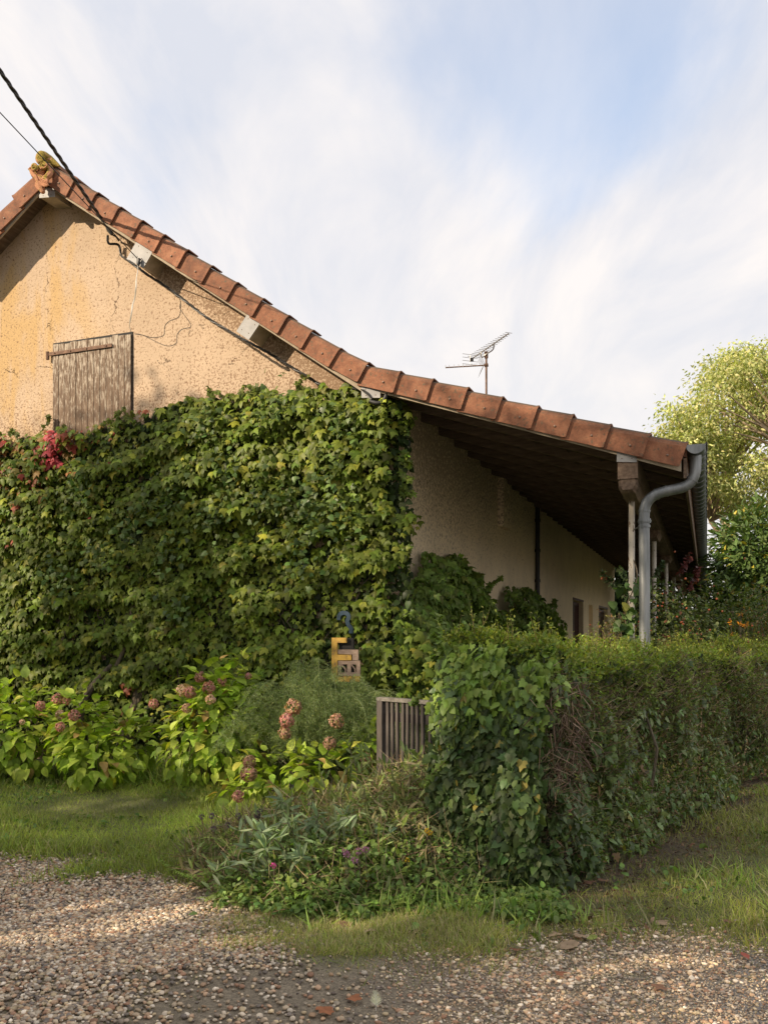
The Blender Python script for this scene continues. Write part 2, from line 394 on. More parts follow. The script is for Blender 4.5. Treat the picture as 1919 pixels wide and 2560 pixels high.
M_WHITE = simple('white_cord', [(.3, (.62, .60, .55)), (.7, (.8, .78, .73))], 20, .5)
M_IRON = simple('rusty_iron', [(.3, (.10, .055, .035)), (.7, (.24, .14, .09))], 18, .75, .3)
M_ALU = simple('antenna_aluminium', [(.3, (.32, .30, .27)), (.7, (.5, .48, .44))], 20, .45, .7)
M_MAROON = simple('maroon_paint', [(.3, (.045, .012, .012)), (.7, (.085, .022, .02))], 12, .55)
M_DARKIN = simple('dark_interior', [(.3, (.012, .011, .01)), (.7, (.02, .018, .016))], 4, .8)
M_YELLOW = simple('flaking_yellow_paint', [(.34, (.22, .14, .07)), (.46, (.50, .30, .05)), (.75, (.62, .40, .08))], 22, .7, 0, .5, .004)
M_OLDWOOD = simple('weathered_ply', [(.3, (.22, .15, .11)), (.7, (.40, .30, .23))], 14, .85, 0, .5, .004, (1, 1, 5))
M_BLUE = simple('faded_blue_paint', [(.3, (.010, .028, .045)), (.7, (.022, .06, .10))], 16, .6)
M_BARK = simple('bark', [(.3, (.06, .045, .03)), (.7, (.20, .16, .11))], 9, .9, 0, .8, .02, (3, 3, .6))
def chipped(name):
    m, nt, bs, L = new_mat(name); v = coords(nt, (1, 1, .45)); n = tex_noise(nt, v, 34, 5, .6, .5); b = tex_noise(nt, coords(nt), 3, 4, .6)
    c = ramp(nt, b.outputs['Fac'], [(.3, (.44, .39, .32)), (.7, (.66, .61, .53))])
    c = mixc(nt, ramp(nt, n.outputs['Fac'], [(.36, 1.0), (.41, 0.0)]), c, (.16, .09, .05))
    L(c, bs.inputs['Base Color']); bs.inputs['Roughness'].default_value = .6; bump(nt, bs, n.outputs['Fac'], .3, .003); return m
M_POST = chipped('chipped_white_paint')
def shutter_mat():
    m, nt, bs, L = new_mat('peeling_planks'); v = coords(nt, (1, 1, .16)); n = tex_noise(nt, v, 55, 6, .7, .5); g = tex_noise(nt, coords(nt, (1, 1, .05)), 90, 4, .6)
    sp = nt.nodes.new('ShaderNodeSeparateXYZ'); L(coords(nt), sp.inputs[0])
    mr = nt.nodes.new('ShaderNodeMapRange'); L(sp.outputs['Z'], mr.inputs['Value']); mr.inputs['From Min'].default_value = 5.4; mr.inputs['From Max'].default_value = 4.3; mr.inputs['To Min'].default_value = -.05; mr.inputs['To Max'].default_value = .05
    ad = nt.nodes.new('ShaderNodeMath'); ad.operation = 'ADD'; L(n.outputs['Fac'], ad.inputs[0]); L(mr.outputs[0], ad.inputs[1])
    wood = ramp(nt, g.outputs['Fac'], [(.3, (.085, .05, .03)), (.7, (.22, .145, .09))])
    c = mixc(nt, ramp(nt, ad.outputs[0], [(.40, 0.0), (.51, 1.0)]), (.48, .41, .32), wood)
    L(c, bs.inputs['Base Color']); bs.inputs['Roughness'].default_value = .8; bump(nt, bs, n.outputs['Fac'], .5, .005); return m
M_SHUTTER = shutter_mat()

# ------------------------------------------------------------------ ground
gn1 = SNoise(2, 1.3, 1); gn2 = SNoise(2, 6.0, 2); gn3 = SNoise(2, 2.6, 3)
def hground(x, y):
    P = np.stack([x, y], -1); near = np.exp(-(np.hypot(x, y-7)/14)**2)
    return (.012*gn1(P) + .006*gn2(P))*near
BX = [-9, -2.7, -1.5, -.75, -.1, .9, 2.0, 3.2, 9]; BY = [6.3, 6.1, 5.55, 4.85, 4.55, 4.42, 4.55, 4.9, 7.2]
HB0 = np.array([1.016, 5.26]); HD = np.array([.594, .804]); HN = np.array([.804, -.594])   # hedge face: start, direction, outward normal
def smooth(a, b, x): t = np.clip((x-a)/(b-a), 0, 1); return t*t*(3-2*t)
def zones(x, y):
    P = np.stack([x, y], -1)
    gr = smooth(-.42, .34, y - np.interp(x, BX, BY) + .22*gn3(P) + .10*gn2(P))
    dl = (P - HB0) @ HN; al = (P - HB0) @ HD
    litter = smooth(.60, .0, dl + .12*gn3(P))*smooth(-.9, -.3, al)*(dl > -1.2)
    tarmac = smooth(1.0, 1.9, x*.9 + (4.4-y)*.55 + .12*gn3(P))*(1-gr)
    return gr, litter, tarmac
def make_ground():
    fx = np.arange(-6, 7.01, .05); fy = np.arange(2.2, 14.01, .05)
    xs = np.concatenate([[-400, -150, -60, -30, -18, -12, -9, -7.5], fx, [8, 9.5, 12, 18, 30, 60, 150, 400]])
    ys = np.concatenate([[-400, -120, -40, -15, -6, -2, 0, 1.2, 1.8], fy, [15, 17, 20, 26, 40, 80, 200, 600]])
    X, Y = np.meshgrid(xs, ys); x = X.ravel(); y = Y.ravel(); z = hground(x, y)
    gr, li, ta = zones(x, y)
    dirt = np.array([.25, .205, .145]); soil = np.array([.13, .135, .052]); lit = np.array([.095, .068, .044]); tar = np.array([.26, .24, .22])
    c = dirt + (tar-dirt)*ta[:, None]; c = c + (soil-c)*gr[:, None]; c = c + (lit-c)*(li*.9)[:, None]
    nx = len(xs); ny = len(ys); i = np.arange((nx-1)*(ny-1)); a = (i//(nx-1))*nx + i % (nx-1)
    f = np.stack([a, a+1, a+nx+1, a+nx], -1)
    m, nt, bs, L = new_mat('earth'); at_ = nt.nodes.new('ShaderNodeAttribute'); at_.attribute_name = 'col'
    v = coords(nt); n = tex_noise(nt, v, 70, 6, .75); vo = nt.nodes.new('ShaderNodeTexVoronoi'); vo.inputs['Scale'].default_value = 110; L(v, vo.inputs['Vector'])
    n2 = tex_noise(nt, v, 5, 6, .7)
    c_ = mixc(nt, 1.0, at_.outputs['Color'], ramp(nt, n.outputs['Fac'], [(.3, .5), (.7, 1.5)]), 'MULTIPLY')
    c_ = mixc(nt, .45, c_, ramp(nt, vo.outputs['Color'], [(0, .35), (1, 1.5)]), 'MULTIPLY')
    c_ = mixc(nt, 1.0, c_, ramp(nt, n2.outputs['Fac'], [(.3, .75), (.7, 1.2)]), 'MULTIPLY')
    L(c_, bs.inputs['Base Color']); bs.inputs['Roughness'].default_value = .95
    bump(nt, bs, n.outputs['Fac'], .8, .012)
    o = npmesh('ground', np.stack([x, y, z], -1), f, m, None, c, True); tag(o, kind='structure')
make_ground()

# ------------------------------------------------------------------ farmhouse
RIDGE_U, RIDGE_Z = -4.49, 7.50
KINK = -.25; S1, S2 = .705, .345
def ztop(u):
    if u < RIDGE_U: return RIDGE_Z + S1*(u-RIDGE_U)
    if u < KINK: return RIDGE_Z - S1*(u-RIDGE_U)
    return RIDGE_Z - S1*(KINK-RIDGE_U) - S2*(u-KINK)
LEN = 24.0; UL = -8.98
H = empty('farmhouse', CORNER, ROT)
tag(H, 'rendered farmhouse with brown tiled roof and a long porch on white posts', 'house')

def build_house():
    # gable
    poly = [(UL, -.3), (0, -.3), (0, ztop(0)-.13), (KINK, ztop(KINK)-.11), (RIDGE_U, RIDGE_Z-.11), (UL, ztop(UL)-.11)]
    MB().prism(poly, lambda a, b, t: (a, t, b), 0, .3).build('gable_wall', M_WALL, H)
    # side wall with three openings
    ops = [(13.45, 15.4, .1, 2.54), (16.6, 17.5, .9, 2.52), (19.1, 21.6, .1, 2.52)]
    m = MB(); v0 = .303; zt = ztop(0)-.13
    for a, b, z0, z1 in ops:
        m.box(-.3, 0, v0, a, -.3, zt); m.box(-.3, -.001, a, b, z1, zt)
        m.box(-.3, -.001, a, b, -.3, z0); v0 = b
    m.box(-.3, 0, v0, LEN, -.3, zt); m.build('side_wall', M_SIDE, H)
    MB().box(UL, UL+.3, .303, LEN, -.3, ztop(UL)-.12).build('far_wall', M_WALL, H)
    MB().prism([(UL+.303, -.3), (-.303, -.3), (-.303, ztop(-.303)-.13), (RIDGE_U, RIDGE_Z-.12), (UL+.303, ztop(UL+.303)-.13)], lambda a, b, t: (a, t, b), LEN-.3, LEN-.002).build('back_wall', M_WALL, H)
    # pilaster and soil pipe on the side wall
    MB().box(0.002, .10, 4.98, 5.6, 3.4, 4.22).build('corbel', M_SIDE, H)
    pm = MB().tube([(.06, 8.2, 4.2), (.06, 8.2, .0)], .045, 10)
    for z in (2.7, 3.3, 3.9): pm.tube([(.06, 8.2, z-.03), (.06, 8.2, z+.03)], .056, 10)
    pm.build('wall_pipe', M_BLACK, H, True)
    for (a, b, z0, z1), kind in zip(ops, ('s', 'w', 's')):
        if kind == 's':
            d = MB().box(-.22, -.18, a+.02, b-.02, z0, z1-.01).build('opening_panel', M_DARKIN, H)
            for (c0, c1) in ((a+.02, (a+b)/2-.005), ((a+b)/2+.005, b-.02)):
                s = MB(); s.box(-.16, -.12, c0, c0+.07, z0+.02, z1-.03); s.box(-.16, -.12, c1-.07, c1, z0+.02, z1-.03)
                for z in (z0+.02, z1-.11, (z0+z1)/2-.04): s.box(-.158, -.122, c0+.07, c1-.07, z, z+.08)
                z = z0+.11
                while z < z1-.13:
                    s.add([(-.155, c0+.07, z), (-.155, c1-.07, z), (-.125, c1-.07, z+.045), (-.125, c0+.07, z+.045),
                           (-.148, c0+.07, z-.005), (-.148, c1-.07, z-.005), (-.118, c1-.07, z+.04), (-.118, c0+.07, z+.04)],
                          [(0, 1, 2, 3), (7, 6, 5, 4), (0, 3, 7, 4), (1, 5, 6, 2), (0, 4, 5, 1), (3, 2, 6, 7)]); z += .05
                s.build('louvred_shutter', M_MAROON, H)
            MB().box(-.02, .012, a-.06, a-.0, z0, z1+.05).box(-.02, .012, a+.001, b, z1+.001, z1+.05).build('door_frame', M_MAROON, H)
        else:
            MB().box(-.28, -.16, a+.01, b-.01, z0, z1).build('window_panel', M_SIDE, H)
    # roof slabs
    uends = [-4.02, -3.7, -3.37, -3.06, -2.75, -2.43, -2.1, -1.77, -1.44, -1.12, -.83, -.5, -.18, .19, .55, .92, 1.28, 1.64, 1.98, 2.34, 2.7, 3.03]
    top = [(RIDGE_U, RIDGE_Z-.03)]
    for i, u in enumerate(uends): top += [(u-.01, ztop(u)-.0), (u, ztop(u)-.028)]
    bot = [(3.03, ztop(3.03)-.10), (KINK, ztop(KINK)-.10), (RIDGE_U, RIDGE_Z-.10)]
    MB().prism(top+bot, lambda a, b, t: (a, t, b), -.295, LEN+.2).build('roof_right', M_TILE, H)
    lt = [(RIDGE_U-.002, RIDGE_Z-.03)]; u = RIDGE_U-.5; le = []
    while u > -9.4: le.append(u); u -= .33
    for u in le: lt += [(u+.01, ztop(u)), (u, ztop(u)-.028)]
    MB().prism(lt+[(le[-1], ztop(le[-1])-.1), (RIDGE_U-.002, RIDGE_Z-.10)], lambda a, b, t: (a, t, b), -.295, LEN+.2).build('roof_left', M_TILE, H)
    # ridge cap
    for k in range(60):
        v = -.28 + k*.41; r = MB(); rings = []
        for vv, rr in ((v, .11), (v+.43, .095)):
            rings.append([(RIDGE_U+rr*1.15*math.cos(t), vv, RIDGE_Z-.05+rr*math.sin(t)) for t in np.linspace(0, math.pi, 9)])
        r.loft(rings); r.build('ridge_tile', M_TILE, H, True)
    # soffit boards and rafters of the porch
    sof = [(.0, ztop(.0)-.104), (3.0, ztop(3.0)-.104), (3.0, ztop(3.0)-.128), (.0, ztop(.0)-.128)]
    MB().prism(sof, lambda a, b, t: (a, t, b), -.29, LEN+.1).build('soffit', M_SOFFIT, H)
    raf = [(.002, ztop(0)-.13), (2.98, ztop(2.98)-.13), (2.98, ztop(2.98)-.22), (.002, ztop(0)-.25)]
    r0 = MB().prism(raf, lambda a, b, t: (a, t, b), 0, .07).build('rafter', M_RAFTER, H); r0.location = (0, -.27, 0)
    v = .22
    while v < LEN:
        c = r0.copy(); COL.objects.link(c); c.parent = H; c.location = (0, v, 0); v += .72
    # battens seen from below
    bm_ = MB()
    for u in np.arange(.3, 2.95, .36):
        bm_.box(u, u+.04, -.28, LEN, ztop(u+.02)-.15, ztop(u+.02)-.129)
    bm_.build('batten', M_SOFFIT, H)
    # timber boarding under the gable overhang
    m = MB()
    for (a, b) in ((RIDGE_U+.02, KINK), (UL-.3, RIDGE_U-.02)):
        m.prism([(a, ztop(a)-.102), (b, ztop(b)-.102), (b, ztop(b)-.122), (a, ztop(a)-.122)], lambda p, q, t: (p, t, q), -.29, -.001)
    m.build('overhang_boards', M_BEAM, H)
    # verge board: pale strip below the tile skirt
    m = MB()
    for (a, b) in ((RIDGE_U+.05, KINK), (KINK, 2.98), (UL-.3, RIDGE_U-.05)):
        m.prism([(a, ztop(a)-.12), (b, ztop(b)-.12), (b, ztop(b)-(.250 if b == 2.98 else .292)), (a, ztop(a)-(.250 if b == 2.98 else .292))], lambda p, q, t: (p, t, q), -.308 if b != 2.98 else -.306, -.290)
    m.build('verge_board', M_FASCIA, H)
    # verge tiles
    def verge(ua, ub, first):
        a3 = Vector((ua, 0, ztop(ua))); b3 = Vector((ub, 0, ztop(ub)))
        s = (b3-a3).normalized(); n = Vector((-s.z, 0, s.x)); n = n if n.z > 0 else -n
        a3 = a3 - s*.05
        sec = [(-.335, -.222), (-.335, -.045), (-.322, -.012), (-.295, .008), (-.10, .008), (-.10, -.004), (-.296, -.004), (-.318, -.045), (-.318, -.222)]
        def ring(p, dv, dn, k=0.0): return [p + n*(q+dn-(k if q < -.1 else 0)) + Vector((0, w+dv, 0)) for w, q in sec]
        L_ = (b3-a3).length; j = random.uniform(-.008, .008)
        m = MB(); rings = [ring(a3, .004, -.004+j), ring(a3+s*(L_*.25), -.004, .004+j), ring(a3+s*(L_*.93), -.024, .020+j, .012), ring(a3+s*L_, -.030, .030+j, .014)]
        m.loft(rings); t = m.build('verge_tile', M_TILE, H)
        c = a3 + s*(L_*.66) + n*(-.13) + Vector((0, -.356, 0))
        MB().ball(c, (.012, .009, .012), 8, 6).build('nail', M_NAIL, t, True)
    prev = RIDGE_U+.02
    for u in uends: verge(prev, u, False); prev = u
    prev = RIDGE_U-.02
    for u in [RIDGE_U-.2]+le: verge(prev, u, False); prev = u
    # far gable verge left plain; purlin ends with metal plates
    plates = [[(100, 470), (140, 470), (140, 493), (101, 496)], [(347, 598), (387.5, 624), (360.7, 671), (318.7, 648)],
              [(623, 781), (655.5, 803), (623, 851), (592.6, 829)], [(904.6, 966), (951.5, 968), (951.5, 995), (904.6, 995)], [(1543, 1112), (1593, 1118), (1591, 1156), (1541, 1155)]]
    for i, q in enumerate(plates):
        pv_ = -.30; P = [gp(x, y, pv_) for x, y in q]
        if i == 0: P = [(a, b) for a, b in P]
        g = MB().prism(P, lambda a, b, t: (a, t, b), pv_-.011, pv_-.008).build('purlin_cap', M_PLATE, H)
        for (fa, fb) in ((.22, .25), (.78, .3), (.25, .8), (.75, .75)):
            x = (P[0][0]*(1-fa)+P[1][0]*fa)*(1-fb)+(P[3][0]*(1-fa)+P[2][0]*fa)*fb; z = (P[0][1]*(1-fa)+P[1][1]*fa)*(1-fb)+(P[3][1]*(1-fa)+P[2][1]*fa)*fb
            MB().ball((x, pv_-.011, z), (.006, .004, .006), 6, 4).build('screw', M_IRON, g)
        cx_ = sum(p[0] for p in P)/4; cz_ = sum(p[1] for p in P)/4
        if i < 4: MB().prism([(cx_+(a-cx_)*.93, cz_+(b-cz_)*.93) for a, b in P], lambda a, b, t: (a, t, b), pv_-.007, -.001).build('purlin_end', M_FASCIA, H)
    MB().box(3.0, 3.028, -.285, LEN+.1, ztop(3.03)-.29, ztop(3.03)-.104).build('eaves_board', M_BEAM, H)
    # porch beam, corbels and posts
    zb = ztop(2.5)-.23
    b = MB().prism([(2.40, zb-.22), (2.40, zb), (2.585, zb), (2.585, zb-.22)], lambda a, c, t: (a, t, c), -.30, LEN); b.build('porch_beam', M_BEAM, H)
    def corb(vc, l0, l1):
        m = MB(); z1 = zb-.223; rings = []
        for vv, dz, dw in ((vc-l0, .10, .02), (vc-l0+.05, .125, .0), (vc-.10, .135, .0), (vc+.12, .13, 0), (vc+l1, .03, .0)):
            rings.append([(2.403+dw, vv, z1), (2.403+dw, vv, z1-dz*.6), (2.43+dw, vv, z1-dz), (2.555-dw, vv, z1-dz), (2.582-dw, vv, z1-dz*.6), (2.582-dw, vv, z1)])
        m.loft(rings).build('corbel_block', M_BEAM, H)
    pv = [.28, 4.25, 8.3, 12.4, 16.4, 20.4]
    for i, v in enumerate(pv):
        corb(v, .57 if i == 0 else .35, .45)
        z1 = zb-.34
        if i == 0:
            m = MB(); rings = [[(2.485+.029*sx, v+.029*sy, z) for sx, sy in ((-1, -.6), (-.6, -1), (.6, -1), (1, -.6), (1, .6), (.6, 1), (-.6, 1), (-1, .6))] for z in (-.1, 1.2, 2.4, z1)]
            m.loft(rings).build('porch_post', M_POST, H)
        else: MB().tube([(2.485, v, -.1), (2.485, v, 1.5), (2.485, v, z1)], .034, 12).build('porch_post', M_POST, H, True)
    # gutter
    gu, gz, gr_ = 3.108, 3.385, .088
    g = MB(); rings = []
    ang = np.linspace(math.pi, 2*math.pi, 13)
    for v in (-.34, LEN+.1):
        rings.append([(gu+gr_*math.cos(t), v, gz+gr_*math.sin(t)) for t in ang] + [(gu+(gr_-.006)*math.cos(t), v, gz+(gr_-.006)*math.sin(t)) for t in ang[::-1]])
    g.loft(rings)
    G = g.build('gutter', M_GUTTER, H, True)
    MB().prism([(gu+gr_*math.cos(t), gz+gr_*math.sin(t)) for t in ang], lambda a, c, t: (a, t, c), -.352, -.341).build('gutter_cap', M_ZINC, G)
    MB().tube([(gu+gr_+.004, -.35, gz+.004), (gu+gr_+.004, LEN+.1, gz+.004)], .011, 8).build('gutter_bead', M_BLACK, G, True)
    r0 = None; v = -.05
    while v < LEN:
        if r0 is None:
            m = MB(); rr = gr_+.009
            m.loft([[(gu+r*math.cos(t), vv, gz+r*math.sin(t)) for (r, vv) in ((rr, -.012), (rr, .012), (gr_-.001, .012), (gr_-.001, -.012))] for t in ang])
            r0 = m.build('gutter_bracket', M_ZINC, G); r0.location = (0, v, 0)
        else: c = r0.copy(); COL.objects.link(c); c.parent = G; c.location = (0, v, 0)
        v += .33
    # downpipe
    path = [(1738, 1135), (1738, 1160), (1736, 1182), (1727, 1203), (1709, 1217), (1688, 1223), (1660, 1229), (1636, 1238), (1619, 1252), (1611, 1272), (1609, 1300), (1610, 1400), (1613, 1600)]
    pts = []
    for x, y in path: a, z = gp(x, y, -.20); pts.append((a, -.20, z))
    pts[-1] = (pts[-1][0], -.2, 0.0)
    # smooth the bend
    def cr(P, k=5):
        o = []; P = [Vector(p) for p in P]
        for i in range(len(P)-1):
            p0 = P[max(i-1, 0)]; p1 = P[i]; p2 = P[i+1]; p3 = P[min(i+2, len(P)-1)]
            for j in range(k):
                t = j/k; o.append(.5*((2*p1)+(p2-p0)*t+(2*p0-5*p1+4*p2-p3)*t*t+(3*p1-p0-3*p2+p3)*t**3))
        return o+[P[-1]]
    sm = cr(pts[:11])+[Vector(pts[11]), Vector(pts[12])]
    D = MB().tube(sm, .051, 20).build('downpipe', M_ZINC, H, True)
    mk = MB()
    for j in (14, 29, 34, 46):
        d = (sm[j+1]-sm[j-1]).normalized(); mk.tube([sm[j]-d*.008, sm[j]+d*.008], .0565, 20)
    mk.build('pipe_seam', M_ZINC, D, True)
    a, z = gp(1610, 1305, -.2); a2, z2 = gp(1610, 1316, -.2)
    MB().tube([(a, -.2, z+.03), (a, -.2, z-.012)], .060, 20).tube([(a, -.2, z+.012), (a, -.2, z-.0)], .065, 20).build('pipe_collar', M_ZINC, D, True)
    MB().tube([(a, -.2, z2+.012), (a, -.2, z2-.012)], .056, 20).tube([(a-.05, -.2, z2), (2.50, .24, z2+.02)], .006, 6).tube([(a+.01, -.262, z2), (a+.01, -.245, z2)], .012, 8).build('pipe_clip', M_ZINC, D, True)
    # hayloft door
    u0, u1, z0, z1 = -4.64, -3.44, 3.7, 5.35
    S = empty('loft_shutter'); S.parent = H
    m = MB(); n = 13; wd = (u1-u0)/n
    for k in range(n): 
        dz = random.uniform(-.012, .012) ; dv = random.uniform(0, .006)
        m.box(u0+k*wd+.004, u0+(k+1)*wd-.004, -.030-dv, -.003, z0, z1-.02+dz)
    m.build('planks', M_SHUTTER, S)
    MB().box(u0-.012, u1+.012, -.010, .001, z0-.02, z1+.012).build('shadow_gap', M_DARKIN, S)
    hi = MB().box(u0-.06, u0+.93, -.052, -.036, z1-.155, z1-.115)
    for q in (u0+.05, u0+.3, u0+.55, u0+.85): hi.ball((q, -.053, z1-.135), (.012, .01, .012), 6, 4)
    hi.tube([(u0-.07, -.045, z1-.20), (u0-.07, -.045, z1-.10)], .022, 8); hi.build('strap_hinge', M_IRON, S)
    # finial
    FN = empty('ridge_finial'); FN.parent = H
    def q(x, y, v=-.42): a, z = gp(50+x/11.84, 360+y/11.84, v); return (a, v, z)
    m = MB()
    m.ball(q(625, 410), (.070, .045, .085), 14, 10, jit=.03); m.ball(q(740, 330, -.38), (.085, .05, .040), 12, 8, Matrix.Rotation(.6, 3, 'Y'), .05)
    for (cx_, cy_, r_, sg) in ((440, 700, 105, -1), (725, 640, 115, 1)):
        m.ball(q(cx_, cy_, -.405), (r_/1900, .035, r_/1900), 12, 8, jit=.05); sp_ = []
        for k in range(22):
            t = k/21*3.4*math.pi; rr = r_*(1-.78*k/21); sp_.append(q(cx_+sg*rr*math.cos(t+2.2), cy_+rr*math.sin(t+2.2), -.44-.02*k/21))
        m.tube(sp_, .014, 6)
    m.ball(q(590, 800, -.385), (.085, .035, .075), 14, 10, jit=.03); m.ball(q(640, 1010, -.375), (.055, .035, .10), 12, 10, jit=.03)
    m.tube([q(330, 730), q(280, 750), q(252, 738)], [.022, .014, .004], 6)
    for k in range(5): m.tube([q(560+k*45, 960-12*abs(k-2), -.43), q(600+k*18, 1060, -.44)], [.012, .005], 6)
    m.tube([q(300, 740), q(370, 860), q(480, 960), q(540, 1080), q(575, 1200)], [.012, .026, .028, .026, .02], 8)
    m.tube([q(880, 620, -.36), q(930, 780, -.38), q(880, 920, -.4), q(790, 1000), q(700, 1060)], [.03, .04, .04, .035, .03], 8)
    m.tube([q(700, 380, -.36), q(880, 480, -.34), q(1050, 590, -.33), q(1200, 660, -.33)], [.07, .06, .04, .012], 8)
    m.ball(q(740, 1120, -.43), (.062, .035, .062), 12, 8)
    m.tube([q(600, 1160), q(640, 1300), q(700, 1440)], [.05, .045, .025], 8)
    m.tube([q(500, 1130), q(495, 1230), q(540, 1300), q(600, 1360)], [.014, .018, .018, .012], 8)
    m.build('finial_body', M_FINIAL, FN, True)
    for (cx_, cy_, r_) in ((740, 1120, 130), (620, 430, 90)):
        pts = []; s = MB()
        for k in range(26):
            t = k/25*4*math.pi; rr = r_*(1-.8*k/25); pts.append(q(cx_+rr*math.cos(t+.6), cy_+rr*math.sin(t+.6), -.455))
        s.tube(pts, .013, 6).build('scroll', M_FINIAL, FN, True)
build_house()

# ------------------------------------------------------------------ cables
def catmull(P, k=6):
    o = []; P = [Vector(p) for p in P]
    for i in range(len(P)-1):
        p0 = P[max(i-1, 0)]; p1 = P[i]; p2 = P[i+1]; p3 = P[min(i+2, len(P)-1)]
        for j in range(k):
            t = j/k; o.append(.5*((2*p1)+(p2-p0)*t+(2*p0-5*p1+4*p2-p3)*t*t+(3*p1-p0-3*p2+p3)*t**3))
    return o+[P[-1]]
def twisted(path, rad, off, turns_per_m, n=3):
    m = MB(); d = [0]
    for i in range(1, len(path)): d.append(d[-1]+(path[i]-path[i-1]).length)
    for s in range(n):
        pts = []
        for i, p in enumerate(path):
            t = (path[min(i+1, len(path)-1)]-path[max(i-1, 0)]).normalized(); x = t.cross(Vector((0, 0, 1))).normalized(); y = x.cross(t)
            a = 2*math.pi*(d[i]*turns_per_m + s/n); pts.append(p + x*math.cos(a)*off + y*math.sin(a)*off)
        m.tube(pts, rad, 6)
    return m
def gw(x, y, v): u, z = gp(x, y, v); return W(u, v, z)
A = gw(268, 566, -.20); P0 = at(0, 175, 8.2); far = P0 + (P0-A)*6.0 + Vector((0, 0, .8))
pts = [A + (P0-A)*t for t in np.linspace(0, 1, 70)] + [P0 + (far-P0)*t + Vector((0, 0, -.6*t*(1-t))) for t in np.linspace(.01, 1, 200)]
t_ = twisted([Vector(p) for p in pts], .0105, .012, 2.6)
t_.tube([gw(264, 560, -.19), gw(272, 575, -.19), gw(281, 586, -.17)], [.014, .024, .02], 8).tube([gw(281, 586, -.17), gw(291, 592, -.1), gw(298, 602, -.02)], .011, 6)
tag(t_.build('power_cable', M_BLACK, None, True), 'thick twisted black overhead cable running up from the gable to the upper left', 'cable')
B = gw(343, 645, -.36); Q0 = at(0, 280, 8.4); far2 = Q0 + (Q0-B)*6.5 + Vector((0, 0, .6))
t2 = MB().tube([B + (Q0-B)*t for t in np.linspace(0, 1, 10)] + [Q0 + (far2-Q0)*t + Vector((0, 0, -.5*t*(1-t))) for t in np.linspace(.05, 1, 30)], .0055, 6)
tag(t2.build('telephone_wire', M_BLACK, None, True), 'thin straight black wire passing in front of the ridge ornament', 'wire')
cl_ = empty('cable_clamp', gw(349, 652, -.34)); tag(cl_, 'small black wire clamp in front of the upper metal plate under the eaves', 'clamp')
def loc(p, o): return Vector(p)-o.location
MB().tube([loc(gw(344, 640, -.36), cl_), loc(gw(343, 660, -.35), cl_), loc(gw(346, 668, -.35), cl_)], .004, 6).tube([loc(gw(349, 646, -.34), cl_), loc(gw(347, 659, -.345), cl_), loc(gw(347, 664, -.345), cl_)], [.014, .022, .013], 8).tube([loc(gw(352, 648, -.34), cl_), loc(gw(355, 652, -.32), cl_), loc(gw(351, 660, -.35), cl_)], .005, 6).build('wedge', M_BLACK, cl_, True)
MB().tube([loc(gw(352, 649, -.345), cl_), loc(gw(355, 646, -.311), cl_)], .004, 6).build('hook', M_IRON, cl_, True)
cp = [(270, 588, -.16), (272, 607, -.13), (283, 610, -.1), (295, 611, -.06), (300, 618, -.05), (303, 636, -.05), (312, 646, -.08), (322, 652, -.30), (345, 668, -.33), (365, 684, -.28), (400, 706, -.10), (428, 725, -.07), (465, 754, -.06), (498, 780, -.06), (532, 803, -.07), (567, 824, -.10), (597, 842, -.30), (625, 857, -.33), (660, 876, -.2), (695, 896, -.08), (733, 920, -.06), (770, 942, -.06), (800, 961, -.06), (834, 977, -.06), (870, 973, -.08), (905, 974, -.30), (930, 998, -.34)]
path = catmull([gw(*p) for p in cp], 10)
tag(twisted(path, .0075, .009, 3.2).build('service_cable', M_BLACK, None, True), 'twisted black service cable clipped down the slope below the roof edge', 'cable')
black = catmull([gw(925, 1003, -.33), gw(945, 1008, -.33), gw(960, 1000, -.3), gw(968, 985, -.28), gw(980, 983, -.1), gw(992, 992, .1)], 6)
tag(MB().tube(black, .022, 10).build('conduit', M_BLACK, None, True), 'fat black bent conduit at the wall corner below the porch roof', 'conduit')
wc = [(345.5, 664, -.35), (345, 679, -.37), (342, 696, -.38), (340, 718, -.37), (337.5, 743, -.30), (332, 761, -.28), (329, 783, -.28), (325, 805, -.20), (324.5, 815, -.12), (329, 829, -.03)]
m_ = MB().tube(catmull([gw(*p) for p in wc], 5), .0045, 6)
wc2 = [(x+(1.5 if 2 < i < 8 else 0), y, v-(.10 if 2 < i < 8 else 0)) for i, (x, y, v) in enumerate(wc)]
m_.tube(catmull([gw(*p) for p in wc2], 5), .0045, 6)
tag(m_.build('white_cord', M_WHITE, None, True), 'slack white cord hanging down to the corner of the loft shutter', 'cord')

